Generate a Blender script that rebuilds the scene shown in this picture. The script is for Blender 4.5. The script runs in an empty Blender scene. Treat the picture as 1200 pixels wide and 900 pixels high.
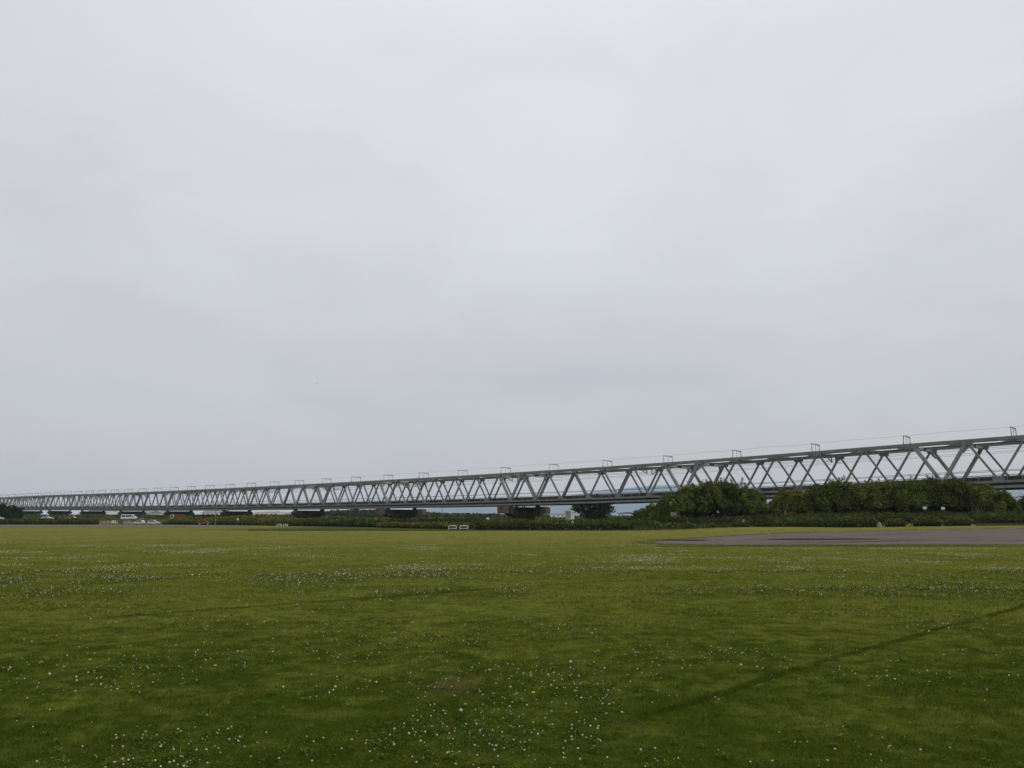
import bpy, math
import numpy as np
from mathutils import Vector, Matrix

rng = np.random.default_rng(7)
SC = bpy.context.scene
COL = SC.collection
F = 933.333
YH = 609.0
CAM_Z = 1.6
PITCH = math.atan((YH - 450) / F)
CP, SP = math.cos(PITCH), math.sin(PITCH)


# ------------------------------------------------------------------ terrain
def ss(a, b, x):
    t = np.clip((np.asarray(x, float) - a) / (b - a), 0, 1)
    return t * t * (3 - 2 * t)


def terrain(x, y):
    x = np.asarray(x, float)
    y = np.asarray(y, float)
    z = 0.85 * ss(15, 75, x) * ss(40, 108, y)                       # field rises gently to the right
    z = z + 1.5 * ss(116, 128, y) * ss(12, 45, x) * (1 - ss(145, 165, y))   # bank under the bamboo
    z = z + 1.5 * ss(283, 292, y) * ss(-75, -105, x)                # raised car park road on the left
    return z


def ray(px, py):
    a = (px - 600) / F
    b = (450 - py) / F
    return a, CP - b * SP, SP + b * CP


def at(px, py, Y):
    dx, dy, dz = ray(px, py)
    return dx / dy * Y, Y, CAM_Z + dz / dy * Y


TS = np.concatenate([np.arange(2, 60, 0.5), np.arange(60, 700, 1.0)])


def gp(px, py):
    dx, dy, dz = ray(px, py)
    e = CAM_Z + dz * TS - terrain(dx * TS, dy * TS)
    k = int(np.argmax(e <= 0)) if (e <= 0).any() else len(TS) - 1
    lo, hi = TS[max(k - 1, 0)], TS[k]
    for _ in range(30):
        m_ = (lo + hi) / 2
        if CAM_Z + dz * m_ > float(terrain(dx * m_, dy * m_)):
            lo = m_
        else:
            hi = m_
    return dx * lo, dy * lo, float(terrain(dx * lo, dy * lo))


def vnoise(x, y, seed=0):
    """cheap 2D value noise 0..1"""
    x = np.asarray(x, float)
    y = np.asarray(y, float)
    xi = np.floor(x).astype(np.int64)
    yi = np.floor(y).astype(np.int64)
    fx = x - xi
    fy = y - yi
    fx = fx * fx * (3 - 2 * fx)
    fy = fy * fy * (3 - 2 * fy)

    def h(i, j):
        n = (i * 374761393 + j * 668265263 + seed * 974634777) & 0xFFFFFFFF
        n = ((n ^ (n >> 13)) * 1274126177) & 0xFFFFFFFF
        return ((n ^ (n >> 16)) & 0xFFFF) / 65535.0
    return (h(xi, yi) * (1 - fx) + h(xi + 1, yi) * fx) * (1 - fy) + (h(xi, yi + 1) * (1 - fx) + h(xi + 1, yi + 1) * fx) * fy


# ------------------------------------------------------------------ materials
def mat(name, rough=0.7, color=(0.5, 0.5, 0.5), spec=0.3, metal=0.0):
    m = bpy.data.materials.new(name)
    m.use_nodes = True
    b = m.node_tree.nodes['Principled BSDF']
    b.inputs['Base Color'].default_value = (*color, 1)
    b.inputs['Roughness'].default_value = rough
    b.inputs['Metallic'].default_value = metal
    b.inputs['Specular IOR Level'].default_value = spec
    return m, m.node_tree, b


def nn(nt, t, **kw):
    n = nt.nodes.new(t)
    for k, v in kw.items():
        setattr(n, k, v)
    return n


def mixc(nt, fac, a, b, mode='MIX'):
    n = nn(nt, 'ShaderNodeMix', data_type='RGBA', blend_type=mode)
    for sock, v in ((n.inputs[0], fac), (n.inputs[6], a), (n.inputs[7], b)):
        if isinstance(v, bpy.types.NodeSocket):
            nt.links.new(v, sock)
        elif isinstance(v, (int, float)):
            sock.default_value = v
        else:
            sock.default_value = (*v, 1)
    return n.outputs[2]


def math_(nt, op, a, b=None, c=None, clamp=False):
    n = nn(nt, 'ShaderNodeMath', operation=op, use_clamp=clamp)
    for i, v in enumerate((a, b, c)):
        if v is None:
            continue
        if isinstance(v, bpy.types.NodeSocket):
            nt.links.new(v, n.inputs[i])
        else:
            n.inputs[i].default_value = v
    return n.outputs[0]


def maprange(nt, v, a, b, c=0.0, d=1.0, smooth=True):
    n = nn(nt, 'ShaderNodeMapRange', interpolation_type='SMOOTHSTEP' if smooth else 'LINEAR')
    nt.links.new(v, n.inputs['Value'])
    n.inputs['From Min'].default_value = a
    n.inputs['From Max'].default_value = b
    n.inputs['To Min'].default_value = c
    n.inputs['To Max'].default_value = d
    return n.outputs['Result']


def noise(nt, scale, detail=4, rough=0.55, vec=None, dist=0.0):
    n = nn(nt, 'ShaderNodeTexNoise')
    n.inputs['Scale'].default_value = scale
    n.inputs['Detail'].default_value = detail
    n.inputs['Roughness'].default_value = rough
    n.inputs['Distortion'].default_value = dist
    if vec is not None:
        nt.links.new(vec, n.inputs['Vector'])
    return n.outputs['Fac']


def worn(name, color, dark, scale=1.5, rough=0.6, lo=0.45, hi=0.7, streak=None, spec=0.3, metal=0.0, bump=0.0):
    """painted / concrete surface with blotches of wear"""
    m, nt, b = mat(name, rough, color, spec, metal)
    g = nn(nt, 'ShaderNodeNewGeometry').outputs['Position']
    f = noise(nt, scale, 5, 0.6, g)
    c = mixc(nt, maprange(nt, f, lo, hi), color, dark)
    if streak:
        mp = nn(nt, 'ShaderNodeMapping')
        mp.inputs['Scale'].default_value = (1.2, 1.2, 0.12)
        nt.links.new(g, mp.inputs['Vector'])
        f2 = noise(nt, 1.6, 4, 0.6, mp.outputs[0])
        c = mixc(nt, maprange(nt, f2, 0.5, 0.75, 0, 0.7), c, streak)
    nt.links.new(c, b.inputs['Base Color'])
    if bump:
        bp = nn(nt, 'ShaderNodeBump')
        bp.inputs['Strength'].default_value = bump
        bp.inputs['Distance'].default_value = 0.05
        nt.links.new(noise(nt, scale * 6, 4, 0.6, g), bp.inputs['Height'])
        nt.links.new(bp.outputs[0], b.inputs['Normal'])
    return m


def leaf_mat(name, rough=0.75, spec=0.06):
    m, nt, b = mat(name, rough, (0.05, 0.08, 0.02), spec)
    a = nn(nt, 'ShaderNodeAttribute', attribute_name='tint')
    nt.links.new(a.outputs['Color'], b.inputs['Base Color'])
    tr = nn(nt, 'ShaderNodeBsdfTranslucent')
    nt.links.new(a.outputs['Color'], tr.inputs['Color'])
    mx = nn(nt, 'ShaderNodeMixShader')
    mx.inputs[0].default_value = 0.22
    nt.links.new(b.outputs[0], mx.inputs[1])
    nt.links.new(tr.outputs[0], mx.inputs[2])
    nt.links.new(mx.outputs[0], nt.nodes['Material Output'].inputs['Surface'])
    return m


def seg_mask(nt, pos, A, B, w, taper=0.5):
    """1 along a straight strip A-B on the ground (a rut of ranker grass)"""
    A = np.array(A[:2])
    B = np.array(B[:2])
    L = np.linalg.norm(B - A)
    t = (B - A) / L
    n = np.array([-t[1], t[0]])
    sub = nn(nt, 'ShaderNodeVectorMath', operation='SUBTRACT')
    nt.links.new(pos, sub.inputs[0])
    sub.inputs[1].default_value = (A[0], A[1], 0)

    def dot(v):
        d = nn(nt, 'ShaderNodeVectorMath', operation='DOT_PRODUCT')
        nt.links.new(sub.outputs[0], d.inputs[0])
        d.inputs[1].default_value = (v[0], v[1], 0)
        return d.outputs['Value']
    wob = math_(nt, 'MULTIPLY_ADD', noise(nt, 0.8, 3, 0.6, pos), 0.16, -0.08)
    d = math_(nt, 'ABSOLUTE', math_(nt, 'ADD', dot(n), wob))
    across = maprange(nt, d, w * 0.35, w, 1, 0)
    al = dot(t)
    ends = math_(nt, 'MULTIPLY', maprange(nt, al, 0, taper), maprange(nt, al, L - taper, L, 1, 0))
    return math_(nt, 'MULTIPLY', across, ends)


def spot_mask(nt, pos, C, rx, ry):
    mp = nn(nt, 'ShaderNodeVectorMath', operation='SUBTRACT')
    nt.links.new(pos, mp.inputs[0])
    mp.inputs[1].default_value = (C[0], C[1], 0)
    mu = nn(nt, 'ShaderNodeVectorMath', operation='MULTIPLY')
    nt.links.new(mp.outputs[0], mu.inputs[0])
    mu.inputs[1].default_value = (1 / rx, 1 / ry, 0)
    ln = nn(nt, 'ShaderNodeVectorMath', operation='LENGTH')
    nt.links.new(mu.outputs[0], ln.inputs[0])
    d = math_(nt, 'ADD', ln.outputs['Value'], math_(nt, 'MULTIPLY_ADD', noise(nt, 4.0, 5, 0.7, pos), 2.6, -1.3))
    return maprange(nt, d, 0.4, 1.2, 1, 0)


RUTS = [((1230, 702), (945, 780), 0.11, 0.78), ((955, 777.5), (725, 850), 0.1, 0.78), ((70, 728), (360, 706), 0.24, 0.62), ((340, 708), (590, 689), 0.27, 0.68), ((575, 690), (780, 677), 0.35, 0.25)]
BARE = [((727, 850), 0.13, 0.11), ((976, 777), 0.11, 0.14), ((531, 803), 0.26, 0.55)]


def lawn_colour(nt):
    pos = nn(nt, 'ShaderNodeNewGeometry').outputs['Position']
    flat = nn(nt, 'ShaderNodeVectorMath', operation='MULTIPLY')
    nt.links.new(pos, flat.inputs[0])
    flat.inputs[1].default_value = (1, 1, 0)
    p = flat.outputs[0]
    sep = nn(nt, 'ShaderNodeSeparateXYZ')
    nt.links.new(p, sep.inputs[0])
    big = noise(nt, 0.16, 4, 0.6, p)
    mid = noise(nt, 1.1, 4, 0.65, p)
    fine = noise(nt, 9.0, 3, 0.6, p)
    big2 = noise(nt, 0.45, 4, 0.6, p, 0.6)
    sml = noise(nt, 3.2, 4, 0.65, p, 0.5)
    dry = math_(nt, 'ADD', math_(nt, 'MULTIPLY', maprange(nt, big, 0.30, 0.70), 0.16), math_(nt, 'MULTIPLY', maprange(nt, mid, 0.30, 0.70), 0.24))
    dry = math_(nt, 'ADD', dry, math_(nt, 'MULTIPLY', maprange(nt, big2, 0.30, 0.70), 0.18))
    dry = math_(nt, 'ADD', dry, math_(nt, 'MULTIPLY', maprange(nt, sml, 0.30, 0.70), 0.44))
    dry = math_(nt, 'ADD', dry, maprange(nt, sep.outputs['Y'], 4.5, 14, -0.36, 0.10, smooth=False))  # near lawn darkened in the colour for blade self-shadow and lens falloff
    dry = math_(nt, 'ADD', dry, maprange(nt, sep.outputs['Y'], 14, 70, 0.0, 0.42, smooth=False))  # far lawn drier, and lightened in the colour for blades seen at grazing angle
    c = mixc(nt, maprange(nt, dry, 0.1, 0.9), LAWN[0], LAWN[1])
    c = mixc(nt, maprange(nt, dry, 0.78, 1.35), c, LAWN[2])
    c = mixc(nt, maprange(nt, fine, 0.35, 0.7, 0.0, 0.5), c, LAWN[3])
    rut = None
    for A, B, w, k_ in RUTS:
        s = math_(nt, 'MULTIPLY', seg_mask(nt, p, gp(*A), gp(*B), w), k_)
        rut = s if rut is None else math_(nt, 'MAXIMUM', rut, s)
    rut = math_(nt, 'MULTIPLY', rut, maprange(nt, noise(nt, 1.7, 3, 0.6, p), 0.3, 0.6, 0.6, 1.0))
    c = mixc(nt, rut, c, LAWN[4])
    bare = None
    for P_, rx, ry in BARE:
        s = spot_mask(nt, p, gp(*P_), rx, ry)
        bare = s if bare is None else math_(nt, 'MAXIMUM', bare, s)
    c = mixc(nt, math_(nt, 'MULTIPLY', bare, 0.42), c, (0.085, 0.055, 0.032))
    return c, p, sep, fine


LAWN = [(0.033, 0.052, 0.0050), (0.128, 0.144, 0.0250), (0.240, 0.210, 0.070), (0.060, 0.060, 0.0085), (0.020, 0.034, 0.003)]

M = {}
M['steel'] = worn('grey_bridge_paint', (0.205, 0.205, 0.195), (0.145, 0.145, 0.136), 0.5, 0.5, 0.45, 0.7, streak=(0.10, 0.095, 0.085))
M['steel_lightened'] = worn('lightened_bridge_paint', (0.27, 0.27, 0.255), (0.19, 0.19, 0.178), 0.5, 0.5, 0.45, 0.7, streak=(0.2, 0.19, 0.17))  # sky-lit look of the portals put into a lighter copy of the paint
M['steel_dark'] = worn('dark_deck_steel', (0.045, 0.040, 0.038), (0.025, 0.022, 0.021), 0.6, 0.7)
M['wire'] = mat('dark_wire', 0.5, (0.16, 0.165, 0.17), 0.3)[0]
M['gantry'] = mat('galvanised_gantry', 0.5, (0.13, 0.13, 0.135), 0.3)[0]
M['pier'] = worn('stained_pier_concrete', (0.078, 0.054, 0.038), (0.036, 0.028, 0.021), 0.45, 0.9, 0.4, 0.65, streak=(0.016, 0.013, 0.011), spec=0.1, bump=0.4)
M['pier_block'] = worn('paler_pier_concrete', (0.13, 0.095, 0.072), (0.07, 0.054, 0.042), 0.7, 0.9, 0.4, 0.7, streak=(0.04, 0.033, 0.028), spec=0.1)
M['bearing'] = mat('black_bearing', 0.6, (0.02, 0.018, 0.018), 0.2)[0]
M['leaf'] = leaf_mat('leaves')
M['bark'] = worn('bark', (0.10, 0.085, 0.065), (0.05, 0.042, 0.032), 4, 0.9, spec=0.1)
M['bamboo'] = worn('bamboo_culm', (0.17, 0.17, 0.085), (0.09, 0.085, 0.05), 4, 0.6, spec=0.2)
M['white'] = worn('white_paint', (0.75, 0.75, 0.74), (0.55, 0.54, 0.52), 3, 0.45)
M['white_sign'] = mat('white_enamel', 0.5, (0.5, 0.51, 0.53), 0.3)[0]
M['kiosk_green'] = worn('pale_green_panel', (0.30, 0.33, 0.20), (0.22, 0.24, 0.15), 2, 0.6)
M['kiosk_cream'] = worn('cream_panel', (0.62, 0.60, 0.52), (0.45, 0.43, 0.36), 2, 0.6)
M['kiosk_roof'] = worn('beige_roof', (0.50, 0.47, 0.38), (0.38, 0.35, 0.28), 2, 0.7)
M['dark'] = mat('dark_gap', 0.6, (0.03, 0.03, 0.03), 0.2)[0]
M['tan'] = worn('tan_board', (0.20, 0.16, 0.10), (0.13, 0.10, 0.065), 2, 0.8)
M['lowwall'] = worn('brown_block_wall', (0.085, 0.065, 0.05), (0.05, 0.04, 0.032), 2, 0.9, bump=0.5, spec=0.1)
M['shelter'] = mat('dark_shelter_roof', 0.6, (0.05, 0.055, 0.06), 0.3)[0]
M['glass'] = mat('dark_car_glass', 0.08, (0.02, 0.024, 0.028), 0.6)[0]
M['tyre'] = mat('tyre_rubber', 0.85, (0.02, 0.02, 0.02), 0.2)[0]
M['rim'] = mat('wheel_rim', 0.4, (0.45, 0.45, 0.46), 0.5, 0.4)[0]
M['orange'] = worn('orange_barrier', (0.36, 0.11, 0.05), (0.24, 0.08, 0.045), 3, 0.5)
M['red'] = mat('red_paint', 0.5, (0.17, 0.02, 0.018), 0.4)[0]
M['lamp_red'] = mat('red_lamp_lens', 0.3, (0.3, 0.01, 0.01), 0.5)[0]
M['lamp_clear'] = mat('clear_lamp_lens', 0.2, (0.6, 0.6, 0.6), 0.6)[0]
for nm, c in (('car_white', (0.60, 0.60, 0.61)), ('car_silver', (0.42, 0.43, 0.44)), ('car_dark', (0.04, 0.042, 0.05)), ('car_rust', (0.32, 0.12, 0.05)), ('car_red', (0.12, 0.03, 0.025))):
    M[nm] = mat(nm, 0.3, c, 0.5)[0]


# ------------------------------------------------------------------ mesh helpers
def link(name, me, parent=None, m=None):
    o = bpy.data.objects.new(name, me)
    COL.objects.link(o)
    if parent is not None:
        o.parent = parent
    if m is not None:
        me.materials.append(m)
    return o


def tag(o, label=None, cat=None, group=None, kind=None):
    for k, v in (('label', label), ('category', cat), ('group', group), ('kind', kind)):
        if v:
            o[k] = v
    return o


def empty(name, loc, rz=0.0, label=None, cat=None, group=None):
    o = bpy.data.objects.new(name, None)
    COL.objects.link(o)
    o.location = loc
    o.rotation_euler = (0, 0, rz)
    o.empty_display_size = 0.3
    return tag(o, label, cat, group)


class MB:
    """collects shapes, links them as one mesh object"""

    def __init__(s):
        s.v = []
        s.f = []

    def add(s, vs, fs):
        n = len(s.v)
        s.v += [tuple(map(float, v)) for v in vs]
        s.f += [tuple(i + n for i in f) for f in fs]

    def box(s, x0, x1, y0, y1, z0, z1):
        s.add([(x0, y0, z0), (x1, y0, z0), (x1, y1, z0), (x0, y1, z0), (x0, y0, z1), (x1, y0, z1), (x1, y1, z1), (x0, y1, z1)],
              [(3, 2, 1, 0), (4, 5, 6, 7), (0, 1, 5, 4), (1, 2, 6, 5), (2, 3, 7, 6), (3, 0, 4, 7)])

    def bar(s, p, q, w, h, side=None):
        """box beam from p to q; w across `side`, h across the other axis"""
        p = np.array(p, float)
        q = np.array(q, float)
        t = q - p
        t /= np.linalg.norm(t)
        sd = np.array(side if side is not None else (0, 0, 1), float)
        if side is None and abs(t[2]) > 0.95:
            sd = np.array((1.0, 0, 0))
        sd = sd - t * sd.dot(t)
        sd /= np.linalg.norm(sd)
        u = np.cross(t, sd)
        vs = []
        for e in (p, q):
            for a, b in ((-1, -1), (1, -1), (1, 1), (-1, 1)):
                vs.append(e + sd * a * w / 2 + u * b * h / 2)
        s.add(vs, [(3, 2, 1, 0), (4, 5, 6, 7), (0, 1, 5, 4), (1, 2, 6, 5), (2, 3, 7, 6), (3, 0, 4, 7)])

    def tube(s, pts, r, n=6, caps=True):
        pts = [np.array(p, float) for p in pts]
        rs = r if isinstance(r, (list, tuple)) else [r] * len(pts)
        base = len(s.v)
        vs = []
        for i, p in enumerate(pts):
            t = pts[min(i + 1, len(pts) - 1)] - pts[max(i - 1, 0)]
            t /= np.linalg.norm(t)
            a = np.array((0, 0, 1.0)) if abs(t[2]) < 0.9 else np.array((1.0, 0, 0))
            u = np.cross(t, a)
            u /= np.linalg.norm(u)
            w = np.cross(t, u)
            for k in range(n):
                ang = 2 * math.pi * k / n
                vs.append(p + (u * math.cos(ang) + w * math.sin(ang)) * rs[i])
        fs = []
        for i in range(len(pts) - 1):
            for k in range(n):
                a, b = i * n + k, i * n + (k + 1) % n
                fs.append((a, b, b + n, a + n))
        if caps:
            fs.append(tuple(range(n))[::-1])
            fs.append(tuple(range((len(pts) - 1) * n, len(pts) * n)))
        s.add(vs, fs)

    def prism(s, poly, origin, u, w, depth):
        """polygon (a,b) in plane u/w extruded symmetric along u x w by depth"""
        o = np.array(origin, float)
        u = np.array(u, float)
        w = np.array(w, float)
        d = np.cross(u, w)
        n = len(poly)
        vs = [o + u * a + w * b - d * depth / 2 for a, b in poly] + [o + u * a + w * b + d * depth / 2 for a, b in poly]
        fs = [tuple(range(n))[::-1], tuple(range(n, 2 * n))]
        fs += [(i, (i + 1) % n, n + (i + 1) % n, n + i) for i in range(n)]
        s.add(vs, fs)

    def build(s, name, m, parent=None, bevel=0.0, smooth=False):
        me = bpy.data.meshes.new(name)
        me.from_pydata(s.v, [], s.f)
        me.validate()
        import bmesh
        bm = bmesh.new()
        bm.from_mesh(me)
        bmesh.ops.recalc_face_normals(bm, faces=bm.faces)
        bm.to_mesh(me)
        bm.free()
        o = link(name, me, parent, m)
        if smooth:
            for p in me.polygons:
                p.use_smooth = True
        if bevel:
            b = o.modifiers.new('bevel', 'BEVEL')
            b.width = bevel
            b.segments = 2
            b.limit_method = 'ANGLE'
        return o


def quads(name, V, tint, m, parent=None, tri=False):
    """V: (n,4,3) quads (or (n,3,3) tris), tint: (n,3)"""
    k = 3 if tri else 4
    n = len(V)
    me = bpy.data.meshes.new(name)
    me.vertices.add(n * k)
    me.vertices.foreach_set('co', np.ascontiguousarray(V, np.float32).ravel())
    me.loops.add(n * k)
    me.loops.foreach_set('vertex_index', np.arange(n * k, dtype=np.int32))
    me.polygons.add(n)
    me.polygons.foreach_set('loop_start', np.arange(0, n * k, k, dtype=np.int32))
    me.polygons.foreach_set('loop_total', np.full(n, k, np.int32))
    me.update(calc_edges=True)
    if tint is not None:
        a = me.color_attributes.new('tint', 'FLOAT_COLOR', 'POINT')
        c = np.ones((n, k, 4), np.float32)
        c[:, :, :3] = tint[:, None, :]
        a.data.foreach_set('color', c.ravel())
    return link(name, me, parent, m)


def leaf_quads(P, size, droop=0.0, aspect=0.6, r=rng):
    """random oriented diamond leaves at P; droop 1 = hanging"""
    n = len(P)
    L = size * np.exp(r.normal(0, 0.3, (n, 1)))
    d = r.normal(0, 1, (n, 3))
    d /= np.linalg.norm(d, axis=1)[:, None]
    d[:, 2] -= droop * 1.6
    d /= np.linalg.norm(d, axis=1)[:, None]
    s = np.cross(d, r.normal(0, 1, (n, 3)))
    s /= np.linalg.norm(s, axis=1)[:, None]
    w = L * aspect * 0.5
    return np.stack([P - d * L / 2, P + s * w, P + d * L / 2, P - s * w], 1)


def leaf_on(P, N, size, spread=0.6, aspect=0.6, droop=0.4, r=rng):
    """leaves lying roughly across the normal N"""
    n = len(P)
    N = N / np.maximum(np.linalg.norm(N, axis=1), 1e-6)[:, None] + r.normal(0, spread, (n, 3))
    N /= np.maximum(np.linalg.norm(N, axis=1), 1e-6)[:, None]
    d = r.normal(0, 1, (n, 3))
    d[:, 2] -= droop * 2
    d -= N * (d * N).sum(1)[:, None]
    d /= np.maximum(np.linalg.norm(d, axis=1), 1e-6)[:, None]
    s = np.cross(d, N)
    L = size * np.exp(r.normal(0, 0.3, (n, 1)))
    w = L * aspect * 0.5
    return np.stack([P - d * L / 2, P + s * w, P + d * L / 2, P - s * w], 1)


def tints(n, base, var=0.25, warm=0.0, r=rng):
    base = np.array(base)
    k = np.exp(r.normal(0, var, (n, 1)))
    c = base * k
    y = r.random((n, 1)) ** 2 * warm
    return np.clip(c * (1 - y) + np.array((0.10, 0.085, 0.022)) * y * 1.2, 0.003, 0.5)


# ------------------------------------------------------------------ camera, world, sun
cam = bpy.data.cameras.new('camera')
cam.lens = 28
cam.sensor_width = 36
cam.clip_start = 0.1
cam.clip_end = 40000
co = bpy.data.objects.new('camera', cam)
COL.objects.link(co)
co.location = (0, 0, CAM_Z)
co.rotation_euler = (math.pi / 2 + PITCH, 0, 0)
SC.camera = co

SUN_EL = 44
SUN_AZ = 126          # degrees clockwise from +Y (behind the camera, to the right)
w = bpy.data.worlds.new('World')
SC.world = w
w.use_nodes = True
nt = w.node_tree
bg = nt.nodes['Background']
bg.inputs['Strength'].default_value = 0.1
sky = nn(nt, 'ShaderNodeTexSky', sky_type='NISHITA')
sky.sun_disc = False
sky.sun_elevation = math.radians(SUN_EL)
sky.sun_rotation = math.radians(SUN_AZ)
tc = nn(nt, 'ShaderNodeTexCoord').outputs['Generated']
sp = nn(nt, 'ShaderNodeSeparateXYZ')
nt.links.new(tc, sp.inputs[0])
z = math_(nt, 'MAXIMUM', sp.outputs['Z'], 0.0)
# flatten the direction onto a cloud layer so the clouds foreshorten towards the horizon
inv = math_(nt, 'DIVIDE', 1.0, math_(nt, 'ADD', z, 0.22))
sc_ = nn(nt, 'ShaderNodeVectorMath', operation='SCALE')
nt.links.new(tc, sc_.inputs[0])
nt.links.new(inv, sc_.inputs['Scale'])
cv = sc_.outputs[0]
n1 = noise(nt, 0.85, 5, 0.5, cv, 0.3)
n2 = noise(nt, 2.3, 5, 0.55, cv, 0.4)
n3 = noise(nt, 0.45, 2, 0.5, cv)
lum = maprange(nt, z, -0.02, 0.60, 5.6, 7.6, smooth=False)
lum = math_(nt, 'ADD', lum, maprange(nt, z, 0.6, 1.0, 0.0, 1.6, smooth=False))
lum = math_(nt, 'ADD', lum, maprange(nt, z, 0.0, 0.08, 0.1, 0.0))
var = math_(nt, 'ADD', math_(nt, 'MULTIPLY_ADD', n1, 0.34, -0.17), math_(nt, 'MULTIPLY_ADD', n2, 0.24, -0.12))
var = math_(nt, 'ADD', var, math_(nt, 'MULTIPLY_ADD', n3, 0.22, -0.11))
lum = math_(nt, 'MULTIPLY', lum, math_(nt, 'ADD', 1.0, math_(nt, 'MULTIPLY', var, maprange(nt, z, 0.0, 0.35, 0.25, 0.85))))
cc = nn(nt, 'ShaderNodeCombineColor')
warmth = maprange(nt, z, 0.0, 0.5, 0.0, 1.0)
nt.links.new(math_(nt, 'MULTIPLY', lum, maprange(nt, z, 0.0, 0.14, 1.05, 0.981)), cc.inputs[0])
nt.links.new(math_(nt, 'MULTIPLY', lum, maprange(nt, z, 0.0, 0.2, 1.0, 1.003)), cc.inputs[1])
nt.links.new(math_(nt, 'MULTIPLY', lum, maprange(nt, z, 0.0, 0.3, 1.03, 1.072)), cc.inputs[2])
thin = maprange(nt, n1, 0.46, 0.30, 0.0, 0.14)
thin = math_(nt, 'ADD', thin, 0.02)
col = mixc(nt, thin, cc.outputs[0], sky.outputs[0])
nt.links.new(col, bg.inputs['Color'])

sl = bpy.data.lights.new('sun', 'SUN')
sl.energy = 1.3
sl.angle = math.radians(35)
sl.color = (1.0, 0.97, 0.92)
so = bpy.data.objects.new('sun', sl)
COL.objects.link(so)
az, el = math.radians(SUN_AZ), math.radians(SUN_EL)
d = Vector((math.sin(az) * math.cos(el), math.cos(az) * math.cos(el), math.sin(el)))
so.rotation_euler = d.to_track_quat('Z', 'Y').to_euler()
so.location = (0, 0, 60)

SC.view_settings.view_transform = 'Standard'
SC.view_settings.look = 'None'
SC.view_settings.exposure = 0
SC.view_settings.gamma = 1
SC.view_settings.use_curve_mapping = False

# ------------------------------------------------------------------ ground
nr, na = 170, 320
rad = np.concatenate([[0.3], np.geomspace(1.0, 16000, nr - 1)])
ang = np.linspace(0, 2 * math.pi, na, endpoint=False)
X = rad[:, None] * np.sin(ang)[None, :]
Y = rad[:, None] * np.cos(ang)[None, :]
Z = terrain(X, Y)
V = np.stack([X, Y, Z], 2).reshape(-1, 3)
V = np.vstack([V, [[0, 0, 0]]])
fs = []
for i in range(nr - 1):
    for j in range(na):
        j2 = (j + 1) % na
        fs.append((i * na + j, (i + 1) * na + j, (i + 1) * na + j2, i * na + j2))
for j in range(na):
    fs.append((len(V) - 1, j, (j + 1) % na))
me = bpy.data.meshes.new('ground')
me.from_pydata(V.tolist(), [], fs)
me.polygons.foreach_set('use_smooth', [True] * len(me.polygons))
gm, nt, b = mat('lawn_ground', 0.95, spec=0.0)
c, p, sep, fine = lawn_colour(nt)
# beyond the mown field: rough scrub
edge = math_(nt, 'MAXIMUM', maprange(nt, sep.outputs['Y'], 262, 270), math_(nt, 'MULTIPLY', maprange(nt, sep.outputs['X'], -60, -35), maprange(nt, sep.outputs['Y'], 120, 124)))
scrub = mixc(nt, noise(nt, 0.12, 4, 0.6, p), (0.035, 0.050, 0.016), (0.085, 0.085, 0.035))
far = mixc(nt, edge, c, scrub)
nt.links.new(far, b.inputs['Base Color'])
bp = nn(nt, 'ShaderNodeBump')
bp.inputs['Strength'].default_value = 0.6
bp.inputs['Distance'].default_value = 0.05
nt.links.new(noise(nt, 30, 4, 0.7, p), bp.inputs['Height'])
nt.links.new(bp.outputs[0], b.inputs['Normal'])
g = link('ground', me, None, gm)
tag(g, kind='structure', label='wide flat mown grass field with patchy dry and green areas')


# flat sheets on the ground
def sheet(name, front, back, m, lift, n=60, k=10, jit=0.0, seed=1):
    """strip between two pixel polylines, draped on the ground"""
    r = np.random.default_rng(seed)
    fx = np.array([a[0] for a in front], float)
    fy = np.array([a[1] for a in front], float)
    bx = np.array([a[0] for a in back], float)
    by = np.array([a[1] for a in back], float)
    t = np.linspace(0, 1, n)
    vs = []
    for i, u in enumerate(t):
        pxf = fx[0] + (fx[-1] - fx[0]) * u
        pxb = bx[0] + (bx[-1] - bx[0]) * u
        A = np.array(gp(pxf, np.interp(pxf, fx, fy)))
        B = np.array(gp(pxb, np.interp(pxb, bx, by)))
        j = jit * np.linalg.norm(B - A)
        dd = (B - A) / max(np.linalg.norm(B - A), 1e-6)
        A = A + dd * r.normal(0, 1) * min(jit, 0.06 * np.linalg.norm(B - A))
        B = B + dd * r.normal(0, 1) * min(jit, 0.06 * np.linalg.norm(B - A))
        for q in np.linspace(0, 1, k):
            P_ = A + (B - A) * q
            vs.append((P_[0], P_[1], float(terrain(P_[0], P_[1])) + lift))
    fs = [(i * k + j, (i + 1) * k + j, (i + 1) * k + j + 1, i * k + j + 1) for i in range(n - 1) for j in range(k - 1)]
    me = bpy.data.meshes.new(name)
    me.from_pydata(vs, [], fs)
    me.update()
    if sum(p_.normal.z for p_ in me.polygons) < 0:
        me.flip_normals()
    return link(name, me, None, m)


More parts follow.
